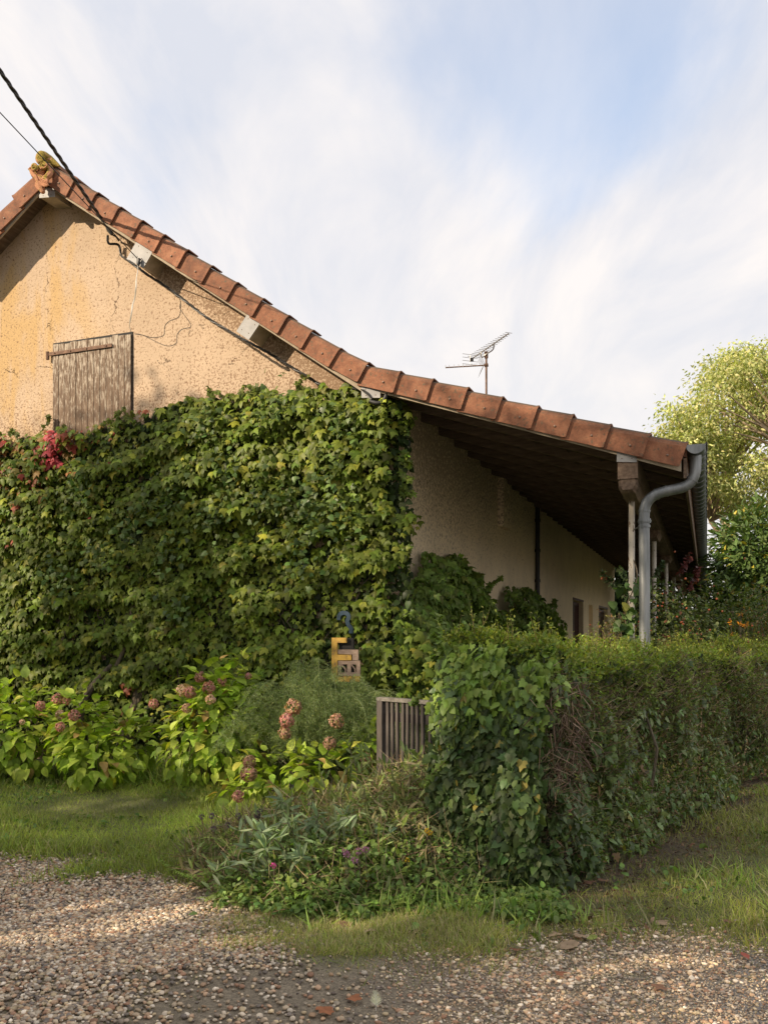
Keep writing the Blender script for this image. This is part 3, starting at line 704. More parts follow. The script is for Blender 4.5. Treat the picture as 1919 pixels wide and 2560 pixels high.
# ------------------------------------------------------------------ aerial on the roof
def antenna():
    Y = 16.0; base = at(1216, 982, Y); base.z = 4.6
    A_ = empty('aerial', base); tag(A_, 'television aerial with two spiky booms standing above the porch roof', 'aerial')
    o = A_.location
    def q(x, y, Y=16.0): return at(1080+x/6.908, 800+y/6.908, Y)-o
    top = q(935, 565)
    MB().tube([(0, 0, 0), top], .02, 8).build('mast', M_IRON, A_, True)
    MB().tube([q(905, 785), q(965, 775)], .035, 8).build('mast_clamp', M_IRON, A_, True); MB().tube([top+Vector((0, 0, .02)), top-Vector((0, 0, .10))], .035, 8).build('mast_clamp', M_IRON, A_, True)
    MB().tube(catmull([q(845, 550, 15.95), q(848, 610, 15.95), q(868, 645, 15.97), q(935, 590, 15.95), q(1035, 525, 15.8), q(1062, 475, 15.7), q(1062, 400, 15.6)], 5), .012, 8).build('support_arm', M_ALU, A_, True)
    def y1(t): return q(660, 690, 16.5)*(1-t) + q(1320, 232, 15.0)*t
    m = MB().tube([y1(0), y1(1)], .011, 6); d = (y1(1)-y1(0)).normalized(); s = Vector((d.y, -d.x, 0)).normalized()
    m.build('boom', M_ALU, A_, True); e = MB()
    for k in range(17):
        c = y1(.10+.9*k/16)+Vector((0, 0, .012)); L_ = .13-.004*k; e.tube([c-s*L_, c+s*L_], .0055, 5)
    e.build('boom_elements', M_ALU, A_)
    r = MB().tube([q(657, 595, 16.5), q(657, 770, 16.5)], .006, 5)
    for y in (597, 653, 710, 768): c = q(657, y, 16.5); r.tube([c-s*.16, c+s*.16], .005, 5)
    r.build('reflector', M_ALU, A_); MB().box(*[v for a, b in zip(q(685, 685, 16.4)-Vector((.03, .03, .03)), q(685, 685, 16.4)+Vector((.03, .03, .03))) for v in (a, b)]).build('junction_box', M_BLACK, A_)
    def y2(t): return q(905, 783, 16.0)*(1-t) + q(230, 822, 16.05)*t
    MB().tube([y2(0), y2(1)], .012, 6).build('lower_boom', M_IRON, A_, True); e = MB()
    for t in (.2, .25, .32, .36, .46, .55, .66, .78, .90, .995):
        c = y2(t); L_ = .055; e.tube([c-Vector((0, .03, L_*.4)), c+Vector((0, .03, L_))], .005, 5)
    e.build('lower_elements', M_ALU, A_)
    g = MB(); apex = q(892, 785, 16.0)
    for sx in (-1, 1):
        for end in (q(812, 650, 16.0), q(820, 930, 16.0)):
            for k in range(5):
                g.tube([apex+Vector((0, sx*.03*k, 0)), end+Vector((0, sx*.06*k, 0))], .0018, 4)
    for f in (.35, .55, .75, .95):
        for end in (q(812, 650, 16.0), q(820, 930, 16.0)):
            c = apex*(1-f)+end*f; g.tube([c-Vector((0, .24, 0)), c+Vector((0, .24, 0))], .0018, 4)
    g.build('mesh_reflector', M_ALU, A_)
antenna()

# ------------------------------------------------------------------ wall climber (gable)
def tubes_into(cl, m, col):
    tv = np.array(m.v); tf = np.array([t for f in m.f for t in ((f[0], f[1], f[2]), (f[0], f[2], f[3]))])
    cl.V.append(tv); cl.F.append(tf+cl.n); cl.C.append(np.tile(col, (len(tv), 1))); cl.n += len(tv)
def shoots(cl, T, starts, tpls, col, size=(.03, .06), length=(.15, .4)):
    m = MB(); o = np.array(T.location)
    for p, d in starts:
        p = Vector(p); d = Vector(d).normalized(); L_ = random.uniform(*length); w = Vector((random.uniform(-1, 1), random.uniform(-.4, .4), random.uniform(-.6, .6)))*.25*L_
        c = catmull([p, p+d*L_*.5+w, p+d*L_+Vector((0, 0, -.12*L_))], 5); m.tube([q-T.location for q in c], .0035, 5, False); ca = np.array([tuple(q) for q in c])
        for _ in range(2): add_leaves(cl, tpls, ca-o, nrm(rng.normal(size=(len(ca), 3)))+np.array([0, 0, -.4]), np.array([0, -1, .6]), rng.uniform(size[0], size[1], len(ca)), cols(len(ca), col, .25), .3, .4)
    tubes_into(cl, m, [.10, .07, .04])
def climber_gable():
    T = empty('gable_creeper', W(-2.6, 0, 0)); tag(T, 'dense green creeper with autumn red leaves at its top left, covering the gable wall', 'creeper')
    o = np.array(T.location); Ru = np.array(U); Rv = np.array(V)
    TX = [-9, -5.4, -4.43, -3.51, -3.2, -2.93, -2.6, -2.1, -1.6, -1.32, -.8, -.3, .1, .2]; TZ = [4.15, 4.22, 4.20, 4.24, 4.34, 4.42, 4.46, 4.42, 4.46, 4.36, 4.40, 4.32, 4.2, 4.0]
    n1 = SNoise(2, 2.2, 11, 3); n2 = SNoise(2, 6.5, 12, 3); n4 = SNoise(2, 4.2, 14, 2); rag = SNoise(1, 9, 13, 3)
    def right_edge(z): return .10 + .10*np.sin(z*5.1) + .06*np.sin(z*11+1) + smooth(2.4, .9, z)*.42
    k = 33000
    u = rng.uniform(-7.6, .62, k); z = rng.uniform(.25, 4.62, k)
    ok = (z < np.interp(u, TX, TZ) + .03*rag(u[:, None])) & (u < right_edge(z) + .04*n2(np.stack([u, z], -1))); u, z = u[ok], z[ok]
    P2 = np.stack([u, z], -1); b = np.clip(.5+.26*n1(P2)+.22*n4(P2*np.array([1.0, 3.1]))+.10*n2(P2), 0, 1)
    # gaps, thinner at the foot
    keep = rng.random(len(u)) < np.where(z < .95, .55, np.clip((b-.05)/.28, .45, 1)); keep &= ~((abs(u+.58) < .20) & (z > 1.05) & (z < 1.62) & (rng.random(len(u)) < .93))
    u, z, b = u[keep], z[keep], b[keep]; k = len(u)
    lay = rng.random(k)**.6
    dep = .04 + (.08+.22*b)*lay*smooth(4.5, 4.1, z)**.3 + .05*smooth(1.5, .6, z)
    corner = u > 0
    P = o*0 + np.array(CORNER)[None] + u[:, None]*Ru - dep[:, None]*Rv + np.array([[0, 0, 1]])*z[:, None] - o
    P[corner] += Rv*(rng.uniform(0, .35, corner.sum()))[:, None]
    tip = np.stack([np.zeros(k)]*3, -1) + np.array([0, 0, -.75]) - .55*Rv + rng.normal(0, .18, (k, 1))*Ru
    nn = -Rv*.75 + np.array([0, 0, .85])
    nn = np.broadcast_to(nn, (k, 3)) + np.where(corner, .6, 0)[:, None]*Ru
    size = np.exp(rng.uniform(np.log(.038), np.log(.115), k))*(1-.35*smooth(1.3, .5, z))*(.75+.35*lay)
    c = cols(k, (.135, .180, .022), .26); yel = rng.random(k) < .07; c[yel] = cols(yel.sum(), (.28, .29, .035), .2)
    red = smooth(-3.0, -4.6, u)*smooth(2.9, 4.25, z); pr = rng.random(k) < red*.30
    c[pr] = np.array([[.40, .17, .06], [.34, .07, .05], [.30, .18, .05], [.26, .22, .05], [.20, .20, .04]])[rng.integers(0, 4, pr.sum())]
    sp = (np.hypot((u+4.50)/.13, (z-4.02)/.30) < 1) & (rng.random(k) < .8); c[sp] = cols(sp.sum(), (.42, .06, .07), .25)
    for (a, bq) in ((-4.97, 3.2), (-5.1, 2.8), (-4.7, 3.55), (-3.2, 4.32), (-4.2, 4.1), (-3.35, .95), (-3.3, .75), (-5.3, 3.7)):
        s2 = (np.hypot(u-a, z-bq) < .10) & (rng.random(k) < .5); c[s2] = cols(s2.sum(), (.32, .10, .05), .2)
    cl = Cloud(); add_leaves(cl, LEAF_BOSTON, P, tip, nn, size, c, .20, .22)
    # small leaves filling behind, coloured dark for the shade in the gaps
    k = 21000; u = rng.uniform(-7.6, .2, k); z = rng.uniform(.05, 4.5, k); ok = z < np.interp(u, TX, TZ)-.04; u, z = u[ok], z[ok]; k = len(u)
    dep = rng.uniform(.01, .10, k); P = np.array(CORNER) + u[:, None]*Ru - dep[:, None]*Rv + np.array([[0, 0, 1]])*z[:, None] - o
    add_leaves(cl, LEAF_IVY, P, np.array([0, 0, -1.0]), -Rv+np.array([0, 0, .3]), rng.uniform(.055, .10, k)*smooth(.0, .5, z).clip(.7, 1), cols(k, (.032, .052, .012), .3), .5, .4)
    shoots(cl, T, [(W(u, -.12, z), U*random.uniform(-1, 1)+Vector((0, 0, random.uniform(.2, 1)))) for u, z in [(random.uniform(-5.4, -3.4), 4.22) for _ in range(9)] + [(random.uniform(-3.0, -.2), 4.38) for _ in range(9)]], LEAF_BOSTON, (.13, .16, .03), (.03, .06), (.08, .26))
    shoots(cl, T, [(W(.12, -.1, random.uniform(1.6, 4.0)), U*1.0+Vector((0, 0, random.uniform(-.8, .3)))) for _ in range(9)], LEAF_BOSTON, (.13, .18, .03), (.04, .08), (.05, .15))
    cl.build('foliage', M_LEAF, T)
    # ivy clumps with pale flower umbels
    cl = Cloud(); fl = Cloud()
    spots = [(-1.45, 3.05), (-1.1, 3.2), (-.9, 3.0), (-1.9, 3.5), (-2.6, 3.2), (-2.9, 3.1), (-.75, 2.85), (-.6, 3.4), (-.95, 2.45), (-2.7, 2.55), (-3.7, 2.6), (-4.2, 2.2), (-4.05, 3.4), (-1.3, 4.15), (-2.2, 4.05), (-3.3, 2.9), (-.4, 2.9), (-2.1, 2.9), (-2.55, 1.9), (-4.4, 2.4), (-.45, 3.9)]
    for (a, z0) in spots:
        n = 42; uu = a+rng.normal(0, .12, n); zz = z0+rng.normal(0, .14, n); dd = .34+rng.normal(0, .04, n)
        P = np.array(CORNER)+uu[:, None]*Ru-dd[:, None]*Rv+np.array([[0, 0, 1]])*zz[:, None]-o
        add_leaves(cl, LEAF_IVY, P, np.array([0, 0, -.5])-.5*Rv, -Rv+np.array([0, 0, .6]), rng.uniform(.05, .085, n), cols(n, (.09, .14, .035), .25), .6, .5)
        for _ in range(4):
            cu, cz = a+rng.normal(0, .1), z0+rng.normal(0, .12); n = 22; g = nrm(rng.normal(size=(n, 3)))*.020
            P = np.array(W(cu, -.42, cz))[None]+g-o
            add_leaves(fl, LEAF_SMALL, P-g*.4, g, nrm(rng.normal(size=(n, 3))), .014, cols(n, (.22, .23, .08), .2), .1, .1)
    cl.build('ivy_clump', M_GLOSSY, T); fl.build('ivy_flowers', M_PETAL, T)
    # stems and old trunk
    def L_(u, v, z): return W(u, v, z)-T.location
    m = MB()
    for (a, b, r) in ((-4.1, -3.2, .035), (-3.55, -2.6, .05), (-5.0, -4.2, .025), (-1.7, -1.5, .02), (-2.6, -2.9, .02)):
        pp = [L_(a+(b-a)*t+.08*math.sin(9*t+a), -.06-.08*math.sin(3*t), .0+t*2.3) for t in np.linspace(0, 1, 9)]; m.tube(pp, [r*(1-.6*t) for t in np.linspace(0, 1, 9)], 8)
    m.tube([L_(-4.05, -.25, .55), L_(-3.95, -.3, .8), L_(-3.80, -.28, 1.0), L_(-3.6, -.2, 1.25)], [.055, .05, .04, .02], 8)
    m.tube([L_(-3.45, -.2, .0), L_(-3.4, -.2, .35), L_(-3.3, -.15, .7), L_(-3.25, -.1, 1.1)], [.10, .09, .06, .04], 10)
    for _ in range(90):
        a = random.uniform(-6, -.1); z0 = random.uniform(.1, 2.0); m.tube([L_(a, -.05, z0), L_(a+random.uniform(-.2, .2), -.12, z0+.3), L_(a+random.uniform(-.3, .3), -.06, z0+.7)], .005, 5)
    m.build('stem', M_BARK, T, True)
climber_gable()
def blob_plant(name, label, cat, base, blobs, n, tpls, size, base_col, mat=None, tipdown=.5, outw=1.0, alt=None, palt=.05, var=.25, stems=14, jt=.4, jn=.4, group=None, shell=.45, zmin=.03, stemmat=None):
    T = empty(name, base); tag(T, label, cat, group); o = np.array(T.location)
    cl = Cloud(); tot = sum(b[1][0]*b[1][1]+b[1][2]**2 for b in blobs)
    for (c, r) in blobs:
        c = np.array(c, float); r = np.array(r, float); k = int(n*(r[0]*r[1]+r[2]**2)/tot)
        d = nrm(rng.normal(size=(k, 3))); rad = 1-shell*rng.random(k)**1.6; rad *= 1+.10*np.sin(d[:, 0]*9+c[0]*7)*np.sin(d[:, 2]*8+c[1]*5)+rng.normal(0, .04, k)
        P = c + d*r*rad[:, None]; ok = P[:, 2] > zmin; P, d = P[ok], d[ok]; k = len(P)
        tip = d*outw + np.array([0, 0, -tipdown]); nn = d*.6+np.array([0, 0, 1.0])
        add_leaves(cl, tpls, P-o, tip, nn, rng.uniform(size[0], size[1], k), cols(k, base_col, var, alt, palt), jt, jn)
    cl.build('foliage', mat or M_LEAF, T)
    m = MB()
    for i in range(stems):
        c, r = random.choice(blobs); c = Vector(c); e = c + Vector((random.uniform(-.7, .7)*r[0], random.uniform(-.7, .7)*r[1], random.uniform(-.1, .7)*r[2]))
        b = Vector(base)+Vector((random.uniform(-.1, .1), random.uniform(-.08, .08), 0)); mid = (b+e)/2+Vector((random.uniform(-.05, .05), 0, .06))
        m.tube([b-T.location, mid-T.location, e-T.location], [.009, .007, .003], 5)
    if stems: m.build('stem', stemmat or M_BARK, T)
    return T

# creeper bushes on the side wall
def side_ivy(name, label, v0, v1, ztop_, bulge, k, stems_v):
    T = empty(name, W(.1, (v0+v1)/2, 0)); tag(T, label, 'creeper'); o = np.array(T.location); Ru = np.array(U); Rv = np.array(V)
    t = rng.uniform(-1, 1, k); f = rng.random(k)
    v = (v0+v1)/2+(v1-v0)/2*t; zt = ztop_*(1-.30*np.abs(t)**3)*(1+.03*np.sin(9*t)); z = .25+f*(zt-.25)
    # front end of the clump bulges outward
    prof = np.sqrt(np.clip(1-(np.abs(t))**4, 0, 1))*np.sqrt(np.clip(1-((z/zt))**6, 0, 1))
    dep = .05+bulge*prof*(.75+.18*np.sin(z*4+t*5)+.12*np.sin(z*13+t*11))*(1-.3*rng.random(k)**2)*(1+rng.normal(0,.05,k))
    P = np.array(CORNER)+v[:, None]*Rv+dep[:, None]*Ru+np.array([[0, 0, 1]])*z[:, None]-o
    nn = Ru+np.array([0, 0, .6])+(t*.8)[:, None]*Rv
    cl = Cloud(); add_leaves(cl, LEAF_BOSTON, P, np.array([0, 0, -1])+.4*Ru, nn, rng.uniform(.06, .11, k), cols(k, (.13, .19, .035), .25), .45, .45)
    m = MB()
    for q in range(8):
        vv = v0+(v1-v0)*random.random(); m.tube([W(.05, vv, 0)-T.location, W(.08, vv+.1, 1.0)-T.location, W(.1, vv-.1, ztop_*.8)-T.location], .012, 5)
    shoots(cl, T, [(W(bulge*.55, v0+(v1-v0)*random.uniform(.1, .9), ztop_*random.uniform(.75, .93)), U*random.uniform(.2, 1)+V*random.uniform(-1, 1)+Vector((0, 0, random.uniform(.1, .8)))) for _ in range(12)], LEAF_BOSTON, (.13, .19, .035), (.04, .08), (.05, .14))
    cl.build('foliage', M_LEAF, T); m.build('stem', M_BARK, T)
side_ivy('wall_creeper', 'rounded dark green creeper on the porch wall next to the house corner', -.15, 3.7, 2.62, .66, 7500, 0)
side_ivy('wall_creeper', 'smaller round creeper further along the porch wall, below the black pipe', 4.3, 8.3, 2.45, .80, 5000, 0)

# ------------------------------------------------------------------ hydrangeas
def flower_head(parent, P, r, tint):
    o = Vector(parent.location); n = 90; d = nrm(rng.normal(size=(n, 3))); d[:, 1] = -np.abs(d[:, 1])*.7+d[:, 1]*.3
    cl = Cloud(); base = np.array(tint)
    for k in range(4):
        rot = nrm(np.cross(d, rng.normal(size=(n, 3))))
        add_leaves(cl, [strip_leaf([.1, .5, .0], [0, .6, 1.0], .2, .2)], np.array(P)-np.array(o)+d*r*rng.uniform(.85, 1.05, (n, 1)), rot, d, r*.30, cols(n, base, .22, (.34, .30, .12), .12), .35, .25)
    cl.build('flower_head', M_PETAL, parent)
PINK = (.52, .25, .22); DUSK = (.44, .26, .18); PALE = (.68, .48, .36)
G_HY = 'hydrangea bushes along the gable wall'
def hydrangea(label, c, r, h, n, flowers, lobes, palt=.08):
    x, y = c; blobs = [((x+dx, y+dy, h*f), (r*s, r*s*.8, h*q)) for dx, dy, f, s, q in lobes]
    T = blob_plant('hydrangea', label, 'shrub', (x, y, 0), blobs, n, LEAF_OVATE, (.085, .155), (.34, .44, .06), tipdown=.12, alt=((.46, .44, .08), (.42, .28, .10), (.26, .36, .06)), palt=palt, var=.20, group=G_HY, shell=.5, jt=.30, jn=.28, zmin=.07)
    for (px, py, Y, rr, t) in flowers: flower_head(T, at(px, py, Y), rr, t)
hydrangea('large leafy hydrangea at the left edge of the picture with one pale bloom', (-4.15, 9.5), .56, 1.08, 640, [(57, 1805, 8.95, .03, PALE), (103, 1765, 9.0, .05, PINK)],
          [(0, 0, .55, .95, .52), (-.35, .1, .45, .8, .42), (.3, -.1, .42, .7, .42)])
hydrangea('low hydrangea carrying five pink blooms, second from the left', (-3.02, 9.15), .42, .97, 540, [(145, 1748, 9.1, .06, PINK), (168, 1752, 9.1, .045, PINK), (152, 1787, 8.9, .05, PALE), (187, 1788, 8.85, .06, PINK), (152, 1817, 8.75, .05, PINK)],
          [(-.2, 0, .60, .75, .50), (.25, 0, .45, .75, .40), (.0, -.2, .32, .8, .34)])
hydrangea('tall yellow-green hydrangea with many pink blooms, left of the feathery asparagus', (-1.80, 9.0), .47, 1.30, 760, [(501, 1693, 9.0, .058, PINK), (456, 1726, 8.8, .06, PALE), (476, 1731, 8.75, .06, PINK), (523, 1719, 8.75, .065, PINK), (527, 1749, 8.6, .05, PALE), (556, 1702, 8.9, .045, PINK), (621, 1690, 8.9, .035, PINK), (385, 1759, 8.9, .05, PINK), (468, 1771, 8.65, .05, DUSK)],
          [(0, 0, .62, .80, .42), (-.12, -.05, .42, .95, .42), (.2, 0, .40, .8, .42), (.28, .1, .72, .5, .36)], .12)
hydrangea('sparse low hydrangea with faded brown-pink blooms under the asparagus fronds', (-.78, 8.35), .60, .64, 400, [(734, 1768, 8.0, .075, DUSK), (718, 1801, 7.95, .07, PINK), (713, 1832, 7.95, .06, DUSK), (842, 1803, 8.0, .07, DUSK), (825, 1858, 8.0, .06, DUSK), (624, 1904, 7.8, .06, DUSK), (622, 1933, 7.7, .075, DUSK), (596, 1991, 7.4, .05, PINK), (915, 1895, 7.6, .05, DUSK)],
          [(-.25, 0, .42, .7, .40), (.2, -.1, .46, .65, .40), (-.55, -.35, .22, .45, .24), (.62, .0, .75, .35, .38)], .15)

# ------------------------------------------------------------------ asparagus fronds
def asparagus():
    base = Vector((-.66, 8.75, 0)); T = empty('asparagus_fern', base); tag(T, 'feathery grey-green asparagus fronds arching in front of the creeper', 'plant')
    cl = Cloud(); m = MB(); P = []; Dn = []
    for i in range(140):
        a = random.uniform(-.98, 1.05); reach = random.uniform(.25, 1.0); hgt = random.uniform(.80, 1.28)*(1-.12*abs(a)); dy = random.uniform(-.65, .2)
        if i % 3 == 0: a = random.uniform(-.5, .9); hgt = random.uniform(.95, 1.38)*(1-.25*max(a, 0))
        pts = [Vector((random.uniform(-.12, .12), random.uniform(-.1, .1), .05)), Vector((a*.35, dy*.3, hgt*.6)), Vector((a*.62, dy*.6, hgt)), Vector((a*.9, dy*.9, hgt*(.97-.1*reach))), Vector((a*1.04, dy, hgt*(.80-.35*reach)))]
        c = catmull(pts, 7); m.tube(c, [.004-.003*j/len(c) for j in range(len(c))], 4)
        for j in range(8, len(c)):
            for _ in range(3):
                d = Vector((random.gauss(0, 1), random.gauss(0, 1), random.gauss(-.6, .5))).normalized()*random.uniform(.06, .17)
                q = [c[j], c[j]+d*.6, c[j]+d+Vector((0, 0, -.02))]
                for t in np.linspace(.1, 1, 9):
                    for __ in range(2):
                        P.append(c[j].lerp(q[2], t)); Dn.append(Vector((random.gauss(0, 1), random.gauss(0, 1), random.gauss(-.3, .8))))
    P = np.array(P); Dn = np.array(Dn); k = len(P)
    cl.add(*NEEDLE, basis(Dn, rng.normal(size=(k, 3)))*(rng.uniform(.02, .04, k))[:, None, None]*np.array([1.25, 1, 1])[None, None, :], P, cols(k, (.22, .28, .115), .25, (.34, .36, .12), .08))
    cl.build('fronds', M_GRASS, T); m.build('stem', simple('green_stem', [(.3, (.08, .11, .04)), (.7, (.14, .18, .07))], 10), T)
asparagus()

# ------------------------------------------------------------------ painted wooden sign half hidden by the creeper
def sign():
    v = -.42; u0, z0 = gp(832, 1705, v); T = empty('wooden_letter_sign', W(u0, v, z0), ROT)
    tag(T, 'flaking yellow and bare wood letter board peeping out of the creeper', 'sign')
    def q(x, y): a, z = gp(800+x/11.06, 1520+y/11.06, v); return (a-u0, z-z0)
    fn = lambda a, b, t: (a, t, b)
    MB().prism([q(*p) for p in [(335, 2035), (1105, 2035), (1105, 1890), (490, 1890), (490, 1445), (875, 1445), (875, 1290), (490, 1290), (490, 960), (740, 960), (740, 820), (335, 820)]], fn, -.012, .012).build('yellow_letter', M_YELLOW, T)
    b = MB()
    b.prism([q(*p) for p in [(497, 1150), (1060, 1150), (1060, 1440), (900, 1440), (900, 1283), (497, 1270)]], fn, -.004, .018)
    b.prism([q(*p) for p in [(497, 1455), (1110, 1455), (1110, 1560), (497, 1560)]], fn, -.004, .018)
    b.prism([q(*p) for p in [(497, 1780), (1110, 1780), (1110, 1880), (497, 1880)]], fn, -.004, .018)
    for x0, x1 in ((497, 590), (755, 860), (1010, 1110)): b.prism([q(x0, 1561), q(x1, 1561), q(x1, 1779), q(x0, 1779)], fn, -.004, .018)
    for x0 in (590, 860): b.prism([q(x0, 1563), q(x0+28, 1563), q(x0+130, 1690), q(x0+130, 1778), q(x0+100, 1778), q(x0+100, 1710)], fn, -.003, .017)
    b.build('bare_board', M_OLDWOOD, T)
    MB().box(q(500, 0)[0], q(900, 0)[0], .03, .05, q(0, 2000)[1], q(0, 830)[1]).build('back_panel', M_DARKIN, T)
    s = []
    for (x, y) in [(520, 330), (540, 200), (640, 130), (760, 160), (800, 260), (760, 370), (800, 480), (860, 560), (860, 700)]: a, z = q(x, y); s.append((a, 0, z))
    c = catmull(s, 6); rings = []
    m = MB()
    for i, p in enumerate(c):
        d = (c[min(i+1, len(c)-1)]-c[max(i-1, 0)]).normalized(); n = Vector((-d.z, 0, d.x)); w = .022
        rings.append([p+n*w+Vector((0, -.008, 0)), p-n*w+Vector((0, -.008, 0)), p-n*w+Vector((0, .008, 0)), p+n*w+Vector((0, .008, 0))])
    m.loft(rings).build('blue_letter', M_BLUE, T)
sign()

# ------------------------------------------------------------------ slatted gate
def gate():
    a = Vector((-.03, 7.94, 0)); b = Vector((.62, 7.28, 0)); d = (b-a); L_ = d.length; T = empty('garden_gate', a, math.atan2(d.y, d.x))
    tag(T, 'weathered grey slatted wooden gate standing ajar behind the hedge end', 'gate')
    MB().box(-.02, .05, -.035, .035, 0, 1.0).build('post', M_GATE, T)
    MB().box(-.03, L_+.03, -.03, .035, 1.002, 1.035).build('top_rail', simple('lichen_rail', [(.3, (.09, .08, .065)), (.7, (.24, .22, .19))], 24, .9, 0, .5, .006), T)
    MB().box(.05, L_, .012, .035, .82, .90).build('cross_rail', M_GATE, T); MB().box(.05, L_, .012, .035, .18, .26).build('cross_rail', M_GATE, T)
    x = .085
    while x < L_:
        w = random.uniform(.026, .032); lean = random.uniform(-.006, .006)
        MB().prism([(x, .05), (x+w, .05), (x+w+lean, 1.001), (x+lean, 1.001)], lambda p, q_, t: (p, t, q_), -.014, .0115).build('slat', M_GATE, T); x += .062 if random.random() > .12 else .085
gate()

# ------------------------------------------------------------------ hedge
def hedge():
    T = empty('hedge', (HB0[0]-.35, HB0[1]+.3, 0)); tag(T, 'long clipped hedge overgrown with dark ivy, its end filling the right foreground', 'hedge')
    o = np.array(T.location); d3 = np.array([HD[0], HD[1], 0]); n3 = np.array([HN[0], HN[1], 0]); b3 = np.array([HB0[0], HB0[1], 0]); zv = np.array([0, 0, 1.0])
    LN, WD, HT = 11.0, .80, 1.47
    wob = SNoise(2, 3.0, 21, 3); wob2 = SNoise(2, 9.0, 22, 2)
    def htop(s): return HT + .10*np.exp(-(s/.5)**2) - .02*s/5
    # surface sampling: side face, near end, far side, top
    def face(k, which, smax=LN):
        s = rng.random(k)**1.5*smax; z = rng.uniform(.02, 1, k)
        if which == 'side':
            zz = z*(htop(s)-.04); w = .07*wob(np.stack([s, zz], -1))+.03*wob2(np.stack([s, zz], -1)) - .12*smooth(.75, 1.0, z) + .10*smooth(.5, 0, zz)*0
            return b3 + s[:, None]*d3 + w[:, None]*n3 + zz[:, None]*zv, n3, s, zz
        if which == 'end':
            t = rng.random(k); zz = z*(htop(0)-.02); w = .07*wob(np.stack([t*2+5, zz], -1)) + .13*np.sin(np.pi*t) - .10*smooth(.8, 1, z)
            return b3 - (t*WD)[:, None]*n3 - w[:, None]*d3 + zz[:, None]*zv, -d3, t*0, zz
        if which == 'back':
            zz = z*(htop(s)-.04); w = .06*wob(np.stack([s+9, zz], -1))
            return b3 + s[:, None]*d3 - (WD+w)[:, None]*n3 + zz[:, None]*zv, -n3, s, zz
        t = rng.random(k); hh = htop(s) + .05*wob(np.stack([s, t*2], -1)) + .02*wob2(np.stack([s, t], -1)) - .07*np.abs(2*t-1)**3
        return b3 + s[:, None]*d3 - (t*WD)[:, None]*n3 + hh[:, None]*zv, zv, s, hh
    ivy = Cloud(); small = Cloud(); tw = Cloud(); young = Cloud()
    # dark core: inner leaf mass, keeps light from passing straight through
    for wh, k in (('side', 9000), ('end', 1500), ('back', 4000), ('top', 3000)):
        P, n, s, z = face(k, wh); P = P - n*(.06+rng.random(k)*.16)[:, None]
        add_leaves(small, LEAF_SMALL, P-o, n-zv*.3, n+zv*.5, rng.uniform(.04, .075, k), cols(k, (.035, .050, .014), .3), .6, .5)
    # ivy on near end and low along the side
    ivc = (.070, .110, .034)
    P, n, s, z = face(4200, 'end'); k = len(P); P = P - (-n)*0 + n*rng.uniform(-.03, .06, k)[:, None]
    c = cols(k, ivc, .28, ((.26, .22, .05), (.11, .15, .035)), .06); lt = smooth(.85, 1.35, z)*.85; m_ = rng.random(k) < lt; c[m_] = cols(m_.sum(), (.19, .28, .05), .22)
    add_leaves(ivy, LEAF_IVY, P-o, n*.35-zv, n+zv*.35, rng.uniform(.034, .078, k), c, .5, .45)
    P, n, s, z = face(8500, 'side'); k = len(P)
    p = np.where(s < .7, .8, .80* np.clip(1.0-smooth(.65, 1.15, z+.10*wob(np.stack([s, z], -1))), .10, 1))*np.where(s > 4.5, .8, 1)
    ok = (rng.random(k) < p) & ~((s > .1) & (s < .42) & (z > .75) & (z < 1.28) & (rng.random(k) < .55)); P, s, z = P[ok], s[ok], z[ok]; k = len(P)
    P = P + n*rng.uniform(-.04, .05, k)[:, None]
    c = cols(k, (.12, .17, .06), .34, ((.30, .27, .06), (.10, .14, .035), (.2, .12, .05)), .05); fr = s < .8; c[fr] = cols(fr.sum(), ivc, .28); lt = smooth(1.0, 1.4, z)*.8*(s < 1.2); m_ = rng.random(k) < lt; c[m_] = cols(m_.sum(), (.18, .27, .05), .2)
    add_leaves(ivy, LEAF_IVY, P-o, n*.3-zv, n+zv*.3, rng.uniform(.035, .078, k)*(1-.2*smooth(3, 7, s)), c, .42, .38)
    # privet-like small leaves: side upper part and top
    P, n, s, z = face(52000, 'side'); k = len(P); p = np.clip(.85+.3*smooth(.8, 1.35, z), 0, 1)*np.where((s < .45) & (z < 1.3), .2, 1); ok = rng.random(k) < p; P, s, z = P[ok], s[ok], z[ok]; k = len(P)
    P = P + n*rng.uniform(-.08, .05, k)[:, None]
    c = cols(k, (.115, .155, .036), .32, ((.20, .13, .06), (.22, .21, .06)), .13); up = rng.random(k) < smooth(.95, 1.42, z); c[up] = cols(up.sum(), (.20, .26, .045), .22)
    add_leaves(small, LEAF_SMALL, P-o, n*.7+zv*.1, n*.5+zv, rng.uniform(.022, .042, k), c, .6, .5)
    P, n, s, z = face(24000, 'top'); k = len(P); P = P + zv*rng.uniform(-.10, .05, k)[:, None]
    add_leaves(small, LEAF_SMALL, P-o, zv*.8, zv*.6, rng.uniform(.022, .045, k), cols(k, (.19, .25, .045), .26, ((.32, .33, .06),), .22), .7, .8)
    # fresh shoots on top
    k = 900; P, n, s, z = face(k, 'top'); L_ = .04+.20*rng.random(k)**2.2; dirs = nrm(zv+rng.normal(0, .28, (k, 3)))
    tw.add(*TWIG, basis(dirs, rng.normal(size=(k, 3)))*L_[:, None, None], P-o, cols(k, (.20, .16, .06), .2))
    for f in np.linspace(.25, 1, 7):
        add_leaves(young, LEAF_SMALL, P-o+dirs*(L_*f)[:, None], dirs*.7+nrm(rng.normal(size=(k, 3))), zv, rng.uniform(.024, .042, k)*(1.15-.4*f), cols(k, (.27, .32, .055), .22, (.40, .38, .08), .2), .2, .3)
